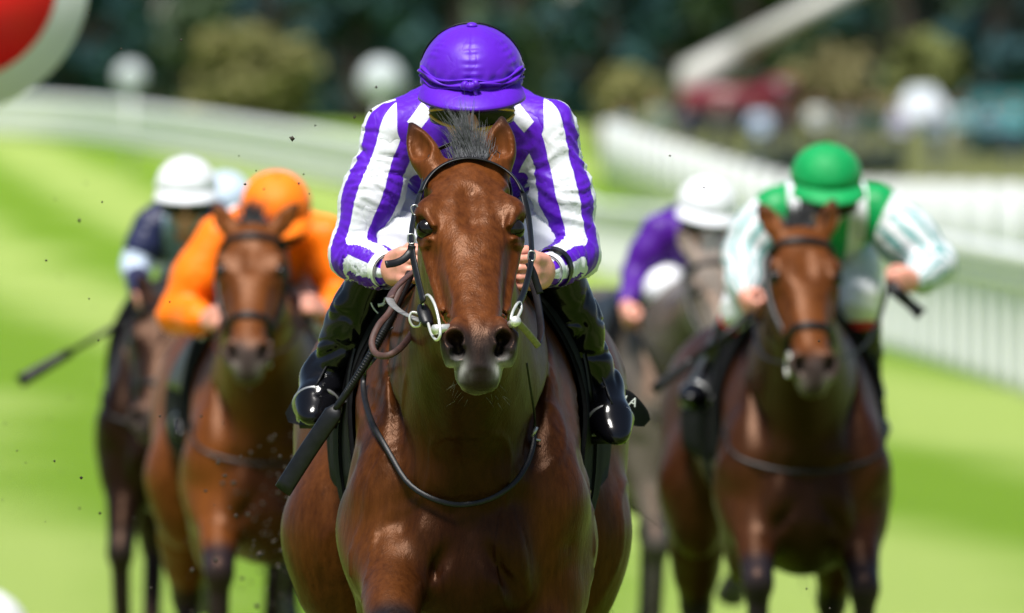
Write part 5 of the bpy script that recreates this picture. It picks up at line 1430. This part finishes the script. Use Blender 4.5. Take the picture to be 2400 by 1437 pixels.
# ------------------------------------------------------------------ tack of the field behind
DESC = ['orange jockey', 'green-capped jockey', 'navy jockey', 'purple jockey on the grey', 'pale blue jockey']
for f, who in zip(FIELD, DESC):
    root, body, V, Q, hp, hd = f['horse']; o = f['rig'].o
    S2 = Surf(V, Q, o)
    br = empty('bridle', tuple(o + hp(.1, 0, 0)), 'dark bridle on the horse of the ' + who, 'bridle'); BO2 = hp(.1, 0, 0)
    for nm, u, a0, a1, w in (('browband', .075, -20, 200, .012), ('noseband', .40, -90, 270, .013)):
        P = ring_on(S2, hp(u, 0, -.07), hd(0, 1, 0), hd(0, 0, 1), R(a0), R(a1), 22, .008, rad=.3)
        if len(P) > 3: strap(nm, smooth_line(P, 1), w, M['black_leather'], br, BO2, flat=.35, n=2, up=P.mean(0) * 0 + np.array([0, -1, .2]))
    for s in (-1, 1):
        P = [S2.toward(hp(u, s * .4, w), hp(u, 0, w), .010) for u, w in ((.07, -.06), (.16, -.085), (.27, -.10), (.38, -.105), (.46, -.112))]
        strap('cheekpiece', [p for p in P if p is not None], .009, M['black_leather'], br, BO2, flat=.35)
        c = hp(.475, s * .060, -.112); a = np.linspace(0, 2 * math.pi, 17)
        mb = MB(); mb.tube(np.array([c + hd(.036 * math.cos(x), s * .006, .036 * math.sin(x)) for x in a]), .0045, 7, cap=False); mb.build('bit_ring', M['bit_ring'], br, off=BO2)
        h = f['J']['ml' if s < 0 else 'mr']
        strap('rein', [c, c * .5 + h * .5 + np.array([s * .03, 0, -.05]), h], .008, M['black_leather'], br, BO2, flat=.4)
    sad, _ = make_saddle(S2, (o[0], o[1], o[2]), 'black racing saddle and cloth under the ' + who, f['J'], f['off'])
    P = []
    for a in np.linspace(-.9, .9, 15):
        c = np.array([0, -.25, 1.30]); d = np.array([math.sin(a), -math.cos(a) * .75, -.66 * math.cos(a) + .15])
        p = S2.toward(c + d / np.linalg.norm(d) * .9, c, .010)
        if p is not None: P.append(p)
    nsr = empty('neck_strap', tuple(o + np.array([0, -.5, 1.1])), 'dark breast strap on the horse of the ' + who, 'neck strap')
    strap('neck_strap_band', smooth_line(P, 1), .006, M['black_leather'], nsr, np.array([0, -.5, 1.1]), flat=.4, n=2, up=(0, -1, .2))
    for rt in (br, sad, nsr): f['rig'].turn(rt)
# whips of the field
def whip(label, a, b, d0, d1, r0=.008, r1=.016):
    A = PX(*a, d0); B = PX(*b, d1); w = empty('whip', tuple(A), label, 'whip')
    mb = MB(); mb.tube([A, A * .4 + B * .6], [r0 * 1.2, r0], 8); mb.build('shaft', M['black_leather'], w, off=A)
    mb = MB(); P = np.array([A * (1 - t) + B * t for t in np.linspace(.58, 1, 6)]); mb.tube(P, np.linspace(r1 * .7, r1, 6), 8, flat=.4, up=(0, -1, .2)); mb.build('flap', M['black_leather'], w, off=A)
whip('dark whip held out low to the left by the navy jockey', (338, 725), (45, 895), 43.5, 43.3, .010, .026)
whip('black whip in the left hand of the green-capped jockey', (1765, 735), (1530, 915), 37.1, 37.1, .010, .018)
whip('black whip handle in the right hand of the green-capped jockey', (2085, 668), (2160, 738), 37.1, 37.1, .018, .022)

# ------------------------------------------------------------------ turf thrown up by the hooves
g = np.random.default_rng(77); mb = MB()
SP = [(882, 205), (685, 325), (738, 295), (575, 432), (208, 700), (210, 30), (284, 115), (425, 95), (870, 260), (680, 322), (700, 430), (830, 275), (712, 408), (725, 455), (108, 610), (600, 400), (250, 920), (60, 1085), (128, 1080), (190, 1120), (560, 365), (1920, 800), (1945, 1427), (1890, 1380), (1570, 365), (1650, 440)]
for i in range(210):
    if i < len(SP): px, py = SP[i]; d = g.uniform(24.3, 27)
    elif i < 70: px, py = g.uniform(0, 760), g.uniform(350, 1437); d = g.uniform(25, 37)
    else: px, py = g.normal(640, 75), g.normal(1230, 130); d = g.uniform(28, 37)
    c = PX(px, py, d); r = g.uniform(.0018, .0048) * (1.3 if i < 4 else 1) * (1.7 if i >= 70 else 1)
    v = np.array([[1, 0, 0], [-1, 0, 0], [0, 1, 0], [0, -1, 0], [0, 0, 1], [0, 0, -1.0]]) * r * g.uniform(.5, 1.3, (6, 1))
    mb.add(v + c, T=[[0, 2, 4], [2, 1, 4], [1, 3, 4], [3, 0, 4], [2, 0, 5], [1, 2, 5], [3, 1, 5], [0, 3, 5]])
tag(mb.build('turf_clods', M['mud'], None, smooth=False), 'small clods of turf and mud flying through the air', 'turf clods', kind='stuff')
